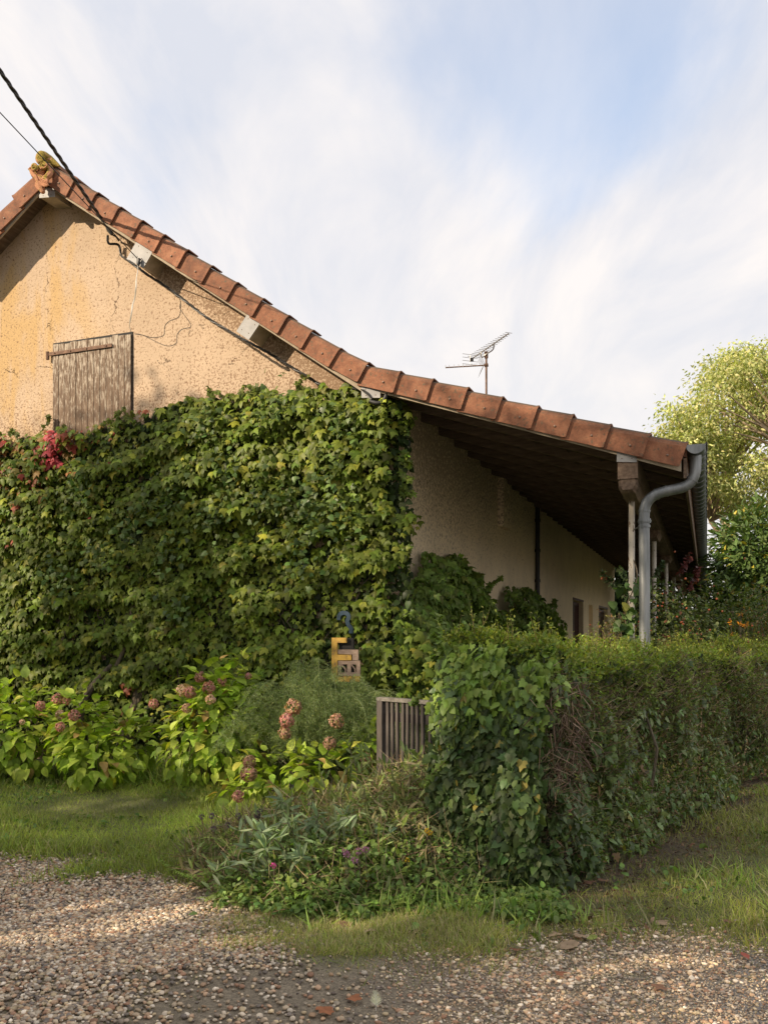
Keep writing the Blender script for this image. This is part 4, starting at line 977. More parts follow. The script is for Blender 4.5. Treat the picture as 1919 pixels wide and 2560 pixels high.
    # brown clipped twigs
    P, n, s, z = face(14000, 'side'); k = len(P); ok = rng.random(k) < np.clip(smooth(.2, .8, z)*.8+.25, 0, 1)*smooth(1.5, 1.3, z); P, s, z = P[ok], s[ok], z[ok]; k = len(P)
    P = P - n*rng.uniform(.0, .10, k)[:, None]
    add_tw = lambda P, tip, L_, c: tw.add(*TWIG, basis(nrm(tip+rng.normal(0, .45, (len(P), 3))), rng.normal(size=(len(P), 3)))*L_[:, None, None]*np.array([1.6, 1, 1.6])[None, None, :], P-o, c)
    add_tw(P, n*.7+zv*.7, rng.uniform(.06, .17, k), cols(k, (.22, .16, .10), .35, (.42, .32, .22), .18))
    k = 260; s = rng.normal(.30, .17, k); z = rng.uniform(.62, 1.30, k); P = b3+s[:, None]*d3+rng.uniform(-.06, .04, k)[:, None]*n3+z[:, None]*zv
    add_tw(P, np.broadcast_to(n3*.2-zv*.7, (k, 3)), rng.uniform(.08, .22, k), cols(k, (.15, .105, .07), .35, (.34, .25, .18), .2))
    ivy.build('ivy', M_GLOSSY, T); small.build('foliage', M_LEAF, T); tw.build('twigs', M_DRY, T); young.build('fresh_shoots', M_LEAF, T)
    # arching ivy sprays at the near top corner and towards the gate
    m = MB(); sp = Cloud()
    sprays = [[at(1108, 1640, 5.9), at(1112, 1600, 5.9), at(1102, 1560, 5.9), at(1098, 1536, 5.88)], [at(1120, 1660, 5.8), at(1108, 1630, 5.7), at(1095, 1600, 5.6), at(1082, 1590, 5.6)],
              [at(1130, 1710, 5.8), at(1090, 1722, 6.0), at(1050, 1740, 6.1), at(1030, 1760, 6.1)], [at(1140, 1690, 5.8), at(1105, 1660, 5.9), at(1085, 1640, 5.9), at(1076, 1650, 5.9)],
              [at(1150, 1620, 5.7), at(1160, 1580, 5.7), at(1163, 1560, 5.7)], [at(1190, 1610, 5.8), at(1200, 1575, 5.8), at(1198, 1560, 5.8)], [at(1320, 1610, 6.2), at(1328, 1575, 6.2), at(1330, 1556, 6.2)], [at(1120, 1900, 5.5), at(1085, 1930, 5.5), at(1060, 1960, 5.5)]]
    ms = MB()
    for q in sprays:
        c = catmull(q, 5); ms.tube([p-T.location for p in c], .0035, 5, False); c = np.array([tuple(p) for p in c])
        for r_ in range(3):
            side = rng.normal(size=(len(c), 3)); add_leaves(sp, LEAF_IVY, c-o, nrm(side)+np.array([0, 0, -.2]), zv-.5*d3, rng.uniform(.03, .055, len(c)), cols(len(c), (.15, .22, .045), .2), .3, .4)
    tubes_into(sp, ms, [.14, .12, .05]); sp.build('ivy_sprays', M_LEAF, T)
    for _ in range(26):
        m = MB(); s0 = random.uniform(0, 6); P0_ = Vector(tuple(b3+s0*d3-n3*random.uniform(.1, .7))); m.tube([P0_-T.location, P0_+Vector((random.uniform(-.1, .1), random.uniform(-.1, .1), .7))-T.location, P0_+Vector((random.uniform(-.2, .2), random.uniform(-.2, .2), 1.3))-T.location], [.015, .012, .006], 6).build('branch', M_BARK, T)
hedge()

# ------------------------------------------------------------------ the tangled flower bed in front of the hedge end
MC = np.array([-.20, 6.10]); MR = np.array([1.28, 1.30])
mn = SNoise(2, 3.2, 31, 3)
def mound(x, y):
    P = np.stack([x, y], -1); q = (P-MC)/MR; r = np.hypot(q[..., 0], q[..., 1])
    h = .60*np.clip(1-r**3.2, 0, 1)**.75*(.62+.38*smooth(-1.0, .3, x))*(.55+.45*smooth(4.9, 6.4, y))
    return h*(1+.10*mn(P)) + hground(x, y)
def mound_pts(k, lo=.35, xr=(-1.5, 1.1), yr=(4.78, 7.4)):
    x = rng.uniform(*xr, k); y = rng.uniform(*yr, k); h = mound(x, y); ok = h > .05; x, y, h = x[ok], y[ok], h[ok]
    z = h*(lo+(1-lo)*rng.random(len(x))**.4); return np.stack([x, y, z], -1)
def bed():
    # everlasting pea: lance leaves and straw
    T = empty('sweet_pea', (.1, 6.4, 0)); tag(T, 'sprawling grey-green everlasting pea heaped in front of the gate, with dead straw stems', 'plant'); o = np.array(T.location)
    cl = Cloud(); st = Cloud()
    P = mound_pts(8500); w = smooth(-1.0, .0, P[:, 0])*smooth(5.0, 5.9, P[:, 1]); P = P[rng.random(len(P)) < .25+.75*w]; k = len(P)
    add_leaves(cl, LEAF_LANCE, P-o, np.array([0, -.25, .45]), np.array([0, -.3, 1]), rng.uniform(.05, .115, k), cols(k, (.25, .29, .12), .30, ((.36, .30, .17), (.22, .29, .07), (.26, .22, .12)), .32), .75, .5)
    P = mound_pts(6500, .3); k = len(P)
    st.add(*TWIG, basis(rng.normal(size=(k, 3))+np.array([0, 0, .1]), rng.normal(size=(k, 3)))*rng.uniform(.10, .30, k)[:, None, None]*np.array([.75, 1, .75]), P-o+np.array([0, 0, -.02]), cols(k, (.28, .21, .12), .35, ((.44, .35, .21), (.16, .10, .06), (.17, .20, .07)), .35))
    # upright shoots
    sh = [at(x, y, Y) for x, y, Y in [(885, 1900, 6.7), (905, 1895, 6.7), (925, 1880, 6.8), (870, 1860, 6.8), (1010, 1880, 6.6), (1050, 1890, 6.5), (1080, 1905, 6.4), (960, 1910, 6.6), (800, 1930, 6.6), (1100, 1870, 6.2)]]
    m = MB()
    for p in sh:
        b = Vector((p.x+random.uniform(-.15, .15), p.y+random.uniform(-.1, .1), max(p.z-.35, .1))); c = catmull([b, b.lerp(p, .5)+Vector((random.uniform(-.05, .05), 0, 0)), p], 4)
        m.tube([q-T.location for q in c], .0035, 5); ca = np.array([tuple(q) for q in c])
        for _ in range(2): add_leaves(cl, LEAF_LANCE, ca-o, nrm(rng.normal(size=(len(ca), 3)))+np.array([0, 0, .8]), np.array([0, -1, .4]), rng.uniform(.08, .13, len(ca)), cols(len(ca), (.14, .19, .06), .2), .3, .3)
    cl.build('foliage', M_LEAF, T); st.build('dry_stems', M_DRY, T); m.build('stem', M_BARK, T)
    # ferny patch on the left
    T = empty('tansy', (-.75, 5.5, 0)); tag(T, 'low ferny dark green plant at the left end of the tangled bed', 'plant'); o = np.array(T.location); cl = Cloud()
    for i in range(520):
        x = rng.uniform(-1.4, .15); y = rng.uniform(4.85, 6.3); h = float(mound(np.array(x), np.array(y)))
        if h < .04: continue
        b = np.array([x, y, h*rng.uniform(.4, .95)]); d = nrm(np.array([rng.normal(0, .8), rng.normal(-.3, .6), rng.uniform(0, .7)])); L_ = rng.uniform(.10, .17); s_ = nrm(np.cross(d, [0, 0, 1]))
        t = np.linspace(.15, 1, 8); C = b+d*(t*L_)[:, None]-np.array([0, 0, .3])*((t*L_)**2)[:, None]; col = cols(1, (.17, .24, .05), .25)
        for sg in (-1, 1):
            add_leaves(cl, LEAF_SMALL, C-o, sg*s_+d*.6, np.array([0, 0, 1]), .045*(1.1-t*.6), np.repeat(col, 8, 0), .12, .2)
    cl.build('foliage', M_LEAF, T)
    # blue-green leaning stems
    T = empty('great_burnet', (-.75, 5.6, 0)); T.name = 'sage_clump'; tag(T, 'bluish grey-green leafy stems leaning over the front left of the bed', 'plant'); o = np.array(T.location); cl = Cloud(); m = MB()
    for i in range(20):
        b = Vector((random.uniform(-.80, -.25), random.uniform(5.2, 6.0), .1)); e = b+Vector((random.uniform(-.35, .35), random.uniform(-.35, .2), random.uniform(.12, .42))); c = catmull([b, b.lerp(e, .5)+Vector((0, 0, .08)), e], 5)
        m.tube([q-T.location for q in c], .003, 4); ca = np.array([tuple(q) for q in c])
        for _ in range(3): add_leaves(cl, LEAF_LANCE, ca-o, nrm(rng.normal(size=(len(ca), 3)))+np.array([0, 0, .2]), np.array([0, -.4, 1]), rng.uniform(.07, .13, len(ca)), cols(len(ca), (.19, .25, .13), .2), .3, .4)
    cl.build('foliage', M_LEAF, T); m.build('stem', M_BARK, T)
    # lush weeds at the right foot
    T = empty('weed_clump', (.45, 5.05, 0)); tag(T, 'lush dark green clover and broad weeds at the front foot of the bed', 'plant'); o = np.array(T.location); cl = Cloud()
    k = 6200; x = rng.uniform(-1.0, 1.05, k); y = rng.uniform(4.7, 5.7, k); ok = (y > 4.76+.10*np.sin(x*5)+.1*(x < -.2)) ; x, y = x[ok], y[ok]; k = len(x)
    z = np.minimum(np.maximum(mound(x, y), .05), .28)*rng.uniform(.3, 1.15, k)+.02
    add_leaves(cl, LEAF_OVATE, np.stack([x, y, z], -1)-o, np.array([0, -.3, .1]), np.array([0, -.2, 1]), rng.uniform(.02, .05, k), cols(k, (.14, .22, .055), .30, (.20, .26, .07), .2), .8, .4)
    k = 420; x = rng.normal(.2, .35, k); y = rng.uniform(4.72, 5.2, k)
    add_leaves(cl, BLADE, np.stack([x, y, hground(x, y)], -1)-o, np.array([0, -.2, 1]), np.array([0, -1, .2]), rng.uniform(.07, .20, k), cols(k, (.16, .24, .05), .25), .7, .8)
    cl.build('foliage', M_LEAF, T)
    # small flowers
    def head(name, label, px, py, Y, r, col, cat, group, kind='ball'):
        p = at(px, py, Y); T = empty(name, (p.x, p.y, max(0, p.z-.25))); tag(T, label, cat, group)
        MB().tube([(.02, .01, 0), (.005, 0, (p-T.location).z*.6), tuple(p-T.location)], .002, 4).build('stem', M_BARK, T)
        cl = Cloud(); n = 46; d = nrm(rng.normal(size=(n, 3))); add_leaves(cl, LEAF_SMALL, np.tile(np.array(p-T.location), (n, 1))+d*r*.45, d, rng.normal(size=(n, 3)), r*.75, cols(n, col, .2), .15, .2); cl.build('flower_head', M_PETAL, T)
    g = 'pink clover heads in the flower bed'
    for (x, y, t) in ((862, 2129, 'topmost pink clover head on the left of the cluster in the bed'), (867, 2136, 'pink clover head close below the topmost left one'), (897, 2128, 'middle pink clover head of the cluster in the bed'), (914, 2124, 'rightmost pink clover head of the cluster in the bed'), (887, 2151, 'lowest pink clover head of the cluster in the bed')):
        head('clover_flower', t, x, y, 4.98, .021, (.42, .20, .34), 'flower', g)
    head('pea_flower', 'single magenta pea blossom on the bluish stems at the left of the bed', 684, 2164, 5.0, .018, (.50, .08, .30), 'flower', None)
    for i, (x, y) in enumerate(((728, 1966), (724, 1990), (505, 2042), (530, 2040), (597, 2040), (610, 2055), (570, 2062), (650, 2028), (645, 2040), (778, 2012), (782, 2045), (782, 2085), (535, 2072), (565, 2118))):
        w = ['on the tallest stem above the bed', 'second down on the tallest stem', 'at the far left edge above the lawn', 'just right of the leftmost one', 'at the left of a close pair over the grass', 'at the right of a close pair over the grass', 'low, between the lawn pair and the edge', 'upper of two beside the dry twig', 'lower of two beside the dry twig', 'above the bluish leaves, topmost', 'above the bluish leaves, middle', 'just over the bluish leaves, lowest', 'small and low at the left lawn edge', 'lowest, near the ferny plant'][i]
        head('seed_head', 'spent grey-mauve seed head '+w, x, y, 6.0 if i > 1 else 6.6, .022, (.13, .10, .13), 'seed head', 'dry round seed heads over the bed')
    for i, (x, y) in enumerate(((1068, 2077), (1075, 2082), (866, 2174), (838, 2196), (917, 2197), (1018, 2150))):
        head('yellow_flower', 'small yellow flower '+['upper of a pair beside the ivy', 'lower of a pair beside the ivy', 'below the clover cluster', 'lower left of the clover cluster', 'lower right of the clover cluster', 'between the clover and the ivy'][i], x, y, 5.15, .017, (.62, .42, .04), 'flower', 'small yellow flowers in the bed')
bed()

# ------------------------------------------------------------------ grass, gravel
def grass():
    cl = Cloud()
    def field(k, xr, yr, hmin, hmax, base, alt, palt, dens, zfun=None):
        x = rng.uniform(*xr, k); y = rng.uniform(yr[0]**.5, yr[1]**.5, k)**2; gr, li, ta = zones(x, y)
        p = dens(x, y, gr, li); P2 = np.stack([x, y], -1); q = (P2-MC)/MR; p = p*(np.hypot(q[:, 0], q[:, 1]) > .93)
        al = (P2-HB0) @ HD; dl = (P2-HB0) @ HN; p = p*~((al > -.05) & (dl < .02) & (dl > -.85))
        ok = rng.random(k) < p; x, y = x[ok], y[ok]; k = len(x); P = np.stack([x, y, hground(x, y)-.004], -1)
        cc = cols(k, base, .25, alt, palt)*(1+.22*gn3(P[:, :2]))[:, None].clip(.5, 1.6)
        add_leaves(cl, BLADE, P, np.array([0, -.15, 1]), np.array([0, -1, .3]), rng.uniform(hmin, hmax, k)*(1+.25*gn1(P[:, :2]*1.7)).clip(.5, 1.7), cc, .5, .8)
    field(120000, (-6, .6), (5.4, 10.2), .035, .10, (.27, .33, .05), ((.36, .32, .13), (.28, .34, .06)), .20, lambda x, y, g, l: g**1.3)
    field(15000, (-6, .2), (9.0, 10.2), .10, .24, (.19, .26, .045), ((.32, .29, .12),), .15, lambda x, y, g, l: g*.5)
    field(150000, (.3, 6.0), (4.3, 12.5), .025, .075, (.26, .28, .06), ((.40, .33, .18), (.32, .35, .08)), .42, lambda x, y, g, l: g*(1-.70*l))
    field(9000, (-.4, 5.5), (4.4, 9), .09, .20, (.19, .26, .05), ((.34, .31, .16),), .2, lambda x, y, g, l: (g*(1-.8*l)*(gn3(np.stack([x, y], -1)*1.6) > .4)))
    field(80000, (-4.5, 2.5), (3.0, 6.3), .012, .035, (.20, .22, .06), ((.34, .28, .15),), .35, lambda x, y, g, l: (1-g)*smooth(-.3, 1.0, gn3(np.stack([x, y], -1)*1.0+7)+.45*(y-np.interp(x, BX, BY)+1.0))*.8)
    field(60000, (-3.0, 2.8), (3.9, 5.7), .02, .055, (.19, .22, .055), ((.33, .26, .14),), .35, lambda x, y, g, l: smooth(-.75, .1, y-np.interp(x, BX, BY))*(.15+.85*smooth(-.4,.7,gn3(np.stack([x, y], -1)*1.5)))*.8)
    field(45000, (-1.1, .6), (4.25, 5.6), .02, .06, (.24, .27, .06), ((.38, .31, .17),), .4, lambda x, y, g, l: g*.8)
    tag(cl.build('grass', M_GRASS), 'mown lawn and rough verge grass', 'grass', kind='stuff')
    # broad low weeds
    cl = Cloud(); k = 9000; x = rng.uniform(-5, 5.5, k); y = rng.uniform(4.2, 10, k); gr, li, ta = zones(x, y); P2 = np.stack([x, y], -1); q = (P2-MC)/MR
    al = (P2-HB0) @ HD; dl = (P2-HB0) @ HN
    ok = (rng.random(k) < gr*smooth(-.2, .9, gn3(P2*1.4+3))*(1-.5*li)+.4*(y > 9.1)) & (np.hypot(q[:, 0], q[:, 1]) > .95) & ~((al > 0) & (dl < 0) & (dl > -.85))
    x, y = x[ok], y[ok]; k = len(x)
    add_leaves(cl, LEAF_OVATE, np.stack([x, y, hground(x, y)+rng.uniform(.01, .05, k)+.08*(y > 9.1)*rng.random(k)], -1), np.array([0, 0, .15]), np.array([0, 0, 1]), rng.uniform(.02, .055, k), cols(k, (.13, .20, .05), .28), .8, .35)
    tag(cl.build('ground_weeds', M_LEAF), 'small broad-leaved weeds and clover among the grass', 'weeds', kind='stuff')
    # leaf and twig litter along the hedge foot
    cl = Cloud(); k = 6000; s = rng.uniform(-.5, 8, k); d = rng.uniform(-.3, .75, k)**1; P2 = HB0+s[:, None]*HD+d[:, None]*HN; P = np.concatenate([P2, (hground(P2[:, 0], P2[:, 1])+rng.uniform(.003, .02, k))[:, None]], -1)
    add_leaves(cl, LEAF_SMALL, P[:2600], np.array([0., 0, 0]), np.array([0, 0, 1]), rng.uniform(.02, .05, 2600), cols(2600, (.17, .095, .058), .35, ((.30, .20, .13), (.08, .05, .03)), .4), 1, .4)
    tv, tf = TWIG; kk = k-2600; dd = rng.normal(size=(kk, 3)); dd[:, 2] *= .15
    cl.add(tv, tf, basis(dd, np.tile([0, 0, 1.0], (kk, 1)))*rng.uniform(.05, .14, kk)[:, None, None], P[2600:], cols(kk, (.12, .08, .055), .35, (.25, .19, .13), .2))
    tag(cl.build('hedge_litter', M_DRY), 'brown leaf and twig litter along the hedge foot', 'litter', kind='stuff')
grass()

def ico(sub):
    bm = bmesh.new(); bmesh.ops.create_icosphere(bm, subdivisions=sub, radius=1.0)
    v = np.array([tuple(x.co) for x in bm.verts]); f = np.array([[a.index for a in q.verts] for q in bm.faces]); bm.free(); return v, f
def gravel():
    pal = np.array([1.28, 1.22, 1.10])*np.array([(.42, .35, .27), (.30, .24, .18), (.50, .44, .37), (.36, .25, .17), (.24, .20, .17), (.17, .15, .14), (.40, .28, .20), (.56, .51, .45), (.33, .29, .24), (.28, .17, .12), (.13, .11, .10), (.46, .38, .26)])
    def batch(cl, k, xr, yr, amin, amax, sub, dens, sink, dark=1.0, flat=.55):
        x = rng.uniform(*xr, k); y = rng.uniform(*yr, k); gr, li, ta = zones(x, y); ok = rng.random(k) < dens(x, y, gr, ta); x, y = x[ok], y[ok]; k = len(x)
        a = np.exp(rng.uniform(np.log(amin), np.log(amax), k)); tv0, tf = ico(sub); per = k//10+1
        for i in range(10):
            sl_ = slice(i*per, (i+1)*per); n = len(x[sl_])
            if n == 0: continue
            tv = tv0*(1+.13*np.random.default_rng(i).normal(size=(len(tv0), 1)))
            rz = rng.uniform(0, 6.28, n); Rz = np.zeros((n, 3, 3)); Rz[:, 0, 0] = np.cos(rz); Rz[:, 0, 1] = -np.sin(rz); Rz[:, 1, 0] = np.sin(rz); Rz[:, 1, 1] = np.cos(rz); Rz[:, 2, 2] = 1
            tx = rng.normal(0, .25, n); Rx = np.zeros((n, 3, 3)); Rx[:, 0, 0] = 1; Rx[:, 1, 1] = np.cos(tx); Rx[:, 1, 2] = -np.sin(tx); Rx[:, 2, 1] = np.sin(tx); Rx[:, 2, 2] = np.cos(tx)
            S = np.zeros((n, 3, 3)); S[:, 0, 0] = a[sl_]; S[:, 1, 1] = a[sl_]*rng.uniform(.6, .95, n); S[:, 2, 2] = a[sl_]*rng.uniform(flat*.75, flat*1.25, n)
            z = hground(x[sl_], y[sl_])+a[sl_]*flat*(1-sink)+rng.uniform(0, .006, n)*(1-sink)
            c = pal[rng.integers(0, len(pal), n)]*np.exp(rng.normal(0, .15, (n, 1)))*dark
            cl.add(tv, tf, Rz @ Rx @ S, np.stack([x[sl_], y[sl_], z], -1), c)
    cl = Cloud()
    patch = lambda x, y: smooth(-1.1, .5, gn3(np.stack([x, y], -1)*.8+11)+.8)
    loose = lambda x, y, g, t: (1-g)**1.2*smooth(.35, -.6, x+.30*gn3(np.stack([x, y], -1)))*(.22+.78*patch(x, y))
    batch(cl, 20000, (-2.6, .9), (2.9, 4.1), .006, .0165, 2, loose, 0.12)
    batch(cl, 34000, (-3.2, .9), (4.1, 4.9), .006, .0165, 1, loose, 0.12)
    batch(cl, 46000, (-4.2, .6), (4.9, 6.4), .0065, .017, 1, loose, 0.12)
    emb = lambda x, y, g, t: (1-.93*g)*smooth(-.2, .6, x)*(1-.75*t)
    batch(cl, 16000, (-.4, 3.2), (2.9, 4.9), .005, .016, 2, emb, .60, 1.15, .45)
    batch(cl, 26000, (.3, 3.4), (2.9, 5.0), .003, .008, 1, lambda x, y, g, t: (1-g)*t*.9, .3, .8, .6)
    batch(cl, 70000, (-.3, 3.3), (2.9, 4.9), .0025, .006, 1, lambda x, y, g, t: (1-.9*g)*smooth(-.3, .7, x)*(1-.5*t), .3, 1.0, .6)
    tag(cl.build('gravel', M_STONE, None, True), 'rounded river gravel of the drive', 'gravel', kind='stuff')
gravel()

# ------------------------------------------------------------------ fallen leaves, stone, feather
def leaf_on_ground(px, py, size, col, label, lobed=True, rot=None):
    p = gnd(px, py); T = empty('fallen_leaf', (p.x, p.y, float(hground(np.array(p.x), np.array(p.y)))+.014)); T.name = 'fallen_leaf'
    bpy.data.objects.remove(T); tv, tf = (LEAF_IVY[0] if lobed else LEAF_OVATE[0]); tv = tv.copy(); tv[:, 2] = tv[:, 2]*.5+.06*np.sin(tv[:, 0]*5)+.04*np.cos(tv[:, 1]*6)
    r = random.uniform(0, 6.28) if rot is None else rot; M = np.array([[math.cos(r), -math.sin(r), 0], [math.sin(r), math.cos(r), 0], [0, 0, 1]])*size
    v = (tv-np.array([0, .4, 0])) @ M.T; o = npmesh('fallen_leaf', v, tf, M_DRY, None, np.tile(np.array(col)[None], (len(v), 1)))
    o.location = (p.x, p.y, float(hground(np.array(p.x), np.array(p.y)))+.028); tag(o, label, 'leaf', 'fallen leaves on the ground')
BR = (.20, .11, .07); TAN = (.36, .26, .17); YG = (.26, .30, .08); RD = (.22, .10, .06)
for a in [(862, 2325, .075, BR, 'curled brown leaf at the foot of the flower bed'), (925, 2341, .07, TAN, 'pale tan leaf just right of the curled brown one', True), (1034, 2349, .085, YG, 'yellow-green leaf in front of the bed weeds', False), (908, 2377, .085, (.20, .24, .09), 'pale green leaf lying on the bare path edge', False),
          (1423, 2371, .12, TAN, 'large tan leaf beside a grass tuft, right foreground', False), (1456, 2347, .085, TAN, 'light lobed leaf just behind the large tan one'), (1386, 2345, .07, TAN, 'light lobed leaf left of the large tan one'), (1419, 2341, .06, (.20, .17, .06), 'small olive leaf behind the large tan one', False), (1482, 2352, .06, YG, 'small yellow-green leaf right of the large tan one', False),
          (1291, 2386, .06, RD, 'rusty red leaf at the grass edge left of the large tan leaf'), (1399, 2449, .055, RD, 'rusty red leaf among the embedded cobbles'), (1651, 2488, .07, BR, 'brown crumpled leaf on the dirt near the lower right'), (1512, 2215, .09, BR, 'brown maple-shaped leaf at the hedge foot, right one of two'), (1471, 2217, .08, BR, 'brown maple-shaped leaf at the hedge foot, left one of two'),
          (1861, 2397, .06, (.34, .10, .07), 'reddish leaf at the dirt edge near the right border', False), (1265, 2284, .07, RD, 'rusty leaf under the ivy end of the hedge'), (1347, 2267, .07, BR, 'brown leaf below the hanging ivy'), (1649, 2314, .075, TAN, 'tan leaf lying in the right-hand grass'), (1824, 2317, .07, BR, 'brown leaf in the grass close to the right border'),
          (373, 2121, .085, BR, 'brown leaf on the lawn front edge'), (78, 2069, .08, (.10, .06, .04), 'dark leaf on the lawn at far left'), (885, 2502, .06, (.34, .14, .07), 'orange-brown leaf above the white feather'), (816, 2529, .08, (.34, .14, .07), 'orange-brown leaf left of the white feather'), (1470, 2177, .07, (.34, .18, .09), 'orange leaf against the hedge foot')]:
    leaf_on_ground(*a)
def feather():
    p = gnd(940, 2532); T = empty('feather', (p.x, p.y, .02)); tag(T, 'small white feather standing up from the gravel', 'feather')
    MB().tube([(0, 0, -.01), (.003, 0, .03), (-.004, .004, .07)], [.0012, .001, .0005], 5).build('quill', M_WHITE, T)
    cl = Cloud(); n = 60; t = np.linspace(.15, 1, n); P = np.stack([.002-.006*t, .004*t, .07*t], -1)
    for s in (-1, 1): add_leaves(cl, [NEEDLE], P, np.array([s*.8, 0, .8]), np.array([0, -1, 0]), .040*(1.1-t*.75), cols(n, (.78, .76, .72), .05), .15, .1)
    cl.build('vane', M_PETAL, T)
feather()

# ------------------------------------------------------------------ shrubs beside the porch and trees behind
blob_plant('rose_bush', 'rose bush with orange hips in front of the white porch posts', 'shrub', (3.35, 10.6, 0), [((3.35, 10.6, 1.35), (.55, .6, .85)), ((3.6, 10.9, 1.7), (.42, .5, .65)), ((3.0, 10.6, 1.05), (.45, .45, .65)), ((3.95, 10.9, 1.45), (.35, .45, .6))], 5200, LEAF_OVATE, (.03, .06), (.10, .13, .045), alt=((.16, .07, .04), (.13, .15, .05)), palt=.12, var=.3, stems=40, shell=.9, jt=.7, jn=.6)
def hips():
    T = [o for o in bpy.data.objects if o.name == 'rose_bush'][0]
    HM = simple('rose_hip_skin', [(.3, (.26, .06, .025)), (.7, (.38, .11, .04))], 20, .4); first = None; spots = []
    for i in range(82): spots.append(Vector((3.5, 10.6, 1.55))+Vector((random.gauss(0, .33), -.50+random.gauss(0, .1), random.gauss(0, .38))))
    for i in range(8): spots.append(at(1510+random.uniform(-8, 8), 1440+random.uniform(-8, 8), 10.2))
    for c in spots:
        if first is None: first = MB().ball((0, 0, 0), .0125, 8, 6).build('rose_hip', HM, T, True); o = first
        else: o = first.copy(); COL.objects.link(o); o.parent = T
        o.location = c-T.location; o.scale = (random.uniform(.8, 1.2),)*3
    m = MB(); cl = Cloud()
    for q in ([(1570, 1500, 10.2), (1545, 1470, 10.2), (1520, 1450, 10.2), (1505, 1435, 10.2)], [(1590, 1480, 10.3), (1560, 1440, 10.3), (1550, 1420, 10.3)], [(1640, 1440, 10.4), (1650, 1420, 10.4), (1655, 1405, 10.4)], [(1700, 1430, 10.6), (1715, 1410, 10.6), (1722, 1385, 10.6)], [(1725, 1470, 10.6), (1740, 1440, 10.6), (1745, 1420, 10.6)]):
        c = catmull([at(*p) for p in q], 6); m.tube([p-T.location for p in c], .005, 5); ca = np.array([tuple(p) for p in c]); red = q[0][0] > 1690
        for _ in range(4): add_leaves(cl, LEAF_OVATE, ca-np.array(T.location), nrm(rng.normal(size=(len(ca), 3))), np.array([0, -.5, 1]), rng.uniform(.04, .07, len(ca)), cols(len(ca), (.13, .035, .03) if red else (.06, .09, .035), .25), .2, .3)
    m.build('cane', M_BARK, T); cl.build('cane_leaves', M_LEAF, T)
hips()
blob_plant('dry_bush', 'thin yellowish shrub on a crooked stem left of the first porch post', 'shrub', (2.62, 9.7, 0), [((2.62, 9.7, 1.75), (.22, .2, .20)), ((2.5, 9.7, 1.55), (.2, .2, .2))], 520, LEAF_SMALL, (.025, .05), (.14, .14, .05), alt=((.24, .13, .06),), palt=.2, stems=12, shell=.95, jt=.7)
def post_vine():
    b = W(2.485, .2, 0); T = empty('post_vine', b); tag(T, 'broad-leaved vine winding up the first white porch post', 'vine'); cl = Cloud(); m = MB(); c = []
    for i in range(60): t = i/59; z = .6+t*1.85; c.append(Vector((.06*math.cos(14*t), .06*math.sin(14*t), z)))
    m.tube(c, .006, 5); ca = np.array([tuple(p) for p in c]); k = 150; P = ca[rng.integers(0, 60, k)]+rng.normal(0, .05, (k, 3))*np.array([1.3, 1, .6])
    P = P[(P[:, 2] < 2.15)]; k = len(P); add_leaves(cl, LEAF_IVY, P, np.array([0, -.4, -.6]), np.array([0, -1, .5]), rng.uniform(.06, .13, k), cols(k, (.07, .12, .035), .25, (.25, .25, .05), .06), .6, .35)
    cl.build('foliage', M_LEAF, T); m.build('stem', M_BARK, T)
post_vine()
blob_plant('berry_bush', 'broad mixed green shrub with orange tinged tips at the right edge above the hedge', 'shrub', (5.3, 12.8, 0), [((5.0, 12.6, 1.35), (.75, .8, 1.0)), ((5.9, 12.6, 1.45), (.85, .8, 1.1)), ((4.5, 12.4, 1.2), (.6, .6, .95))], 13000, LEAF_LAUREL, (.045, .085), (.13, .165, .045), alt=((.11, .14, .035), (.16, .11, .05)), palt=.22, stems=20, shell=.7)
blob_plant('bronze_shrub', 'airy bronze and orange tipped shrub at the right edge', 'shrub', (5.3, 11.4, 0), [((5.15, 11.4, 1.85), (.45, .4, .50)), ((5.6, 11.3, 1.65), (.45, .4, .55)), ((4.9, 11.5, 1.35), (.4, .4, .6))], 2600, LEAF_SMALL, (.03, .06), (.13, .12, .045), alt=((.28, .14, .06), (.34, .22, .08)), palt=.35, stems=26, shell=1.0)
def orange_flowers():
    T = empty('orange_flowers', (4.7, 10.4, 0)); tag(T, 'few bright orange flowers standing over the hedge at the right', 'flowers'); cl = Cloud(); m = MB()
    for (x, y) in ((1850, 1535), (1825, 1555), (1830, 1588), (1858, 1563), (1868, 1562), (1848, 1560)):
        p = at(x, y, 10.4)-T.location; m.tube([(p.x*.8, p.y+.1, p.z-.5), tuple(p)], .003, 4); n = 16
        add_leaves(cl, LEAF_SMALL, np.tile(np.array(p), (n, 1))+rng.normal(0, .012, (n, 3)), rng.normal(size=(n, 3)), rng.normal(size=(n, 3)), .028, cols(n, (.65, .28, .03), .15), .2, .2)
    cl.build('petals', M_PETAL, T); m.build('stem', M_BARK, T)
orange_flowers()
blob_plant('laurel', 'tall dark glossy laurel behind the gutter at the right', 'tree', (8.6, 18.6, 0), [((8.2, 18.2, 2.5), (1.5, 1.3, 1.9)), ((9.6, 18.5, 2.8), (1.6, 1.3, 1.9)), ((8.0, 18.0, 1.4), (1.5, 1.2, 1.3)), ((7.9, 18.4, 3.5), (.9, .8, .8))], 17000, LEAF_LAUREL, (.13, .21), (.095, .15, .040), mat=M_GLOSSY, alt=((.12, .17, .045), (.40, .33, .04)), palt=.10, stems=24, tipdown=.25, shell=.5)

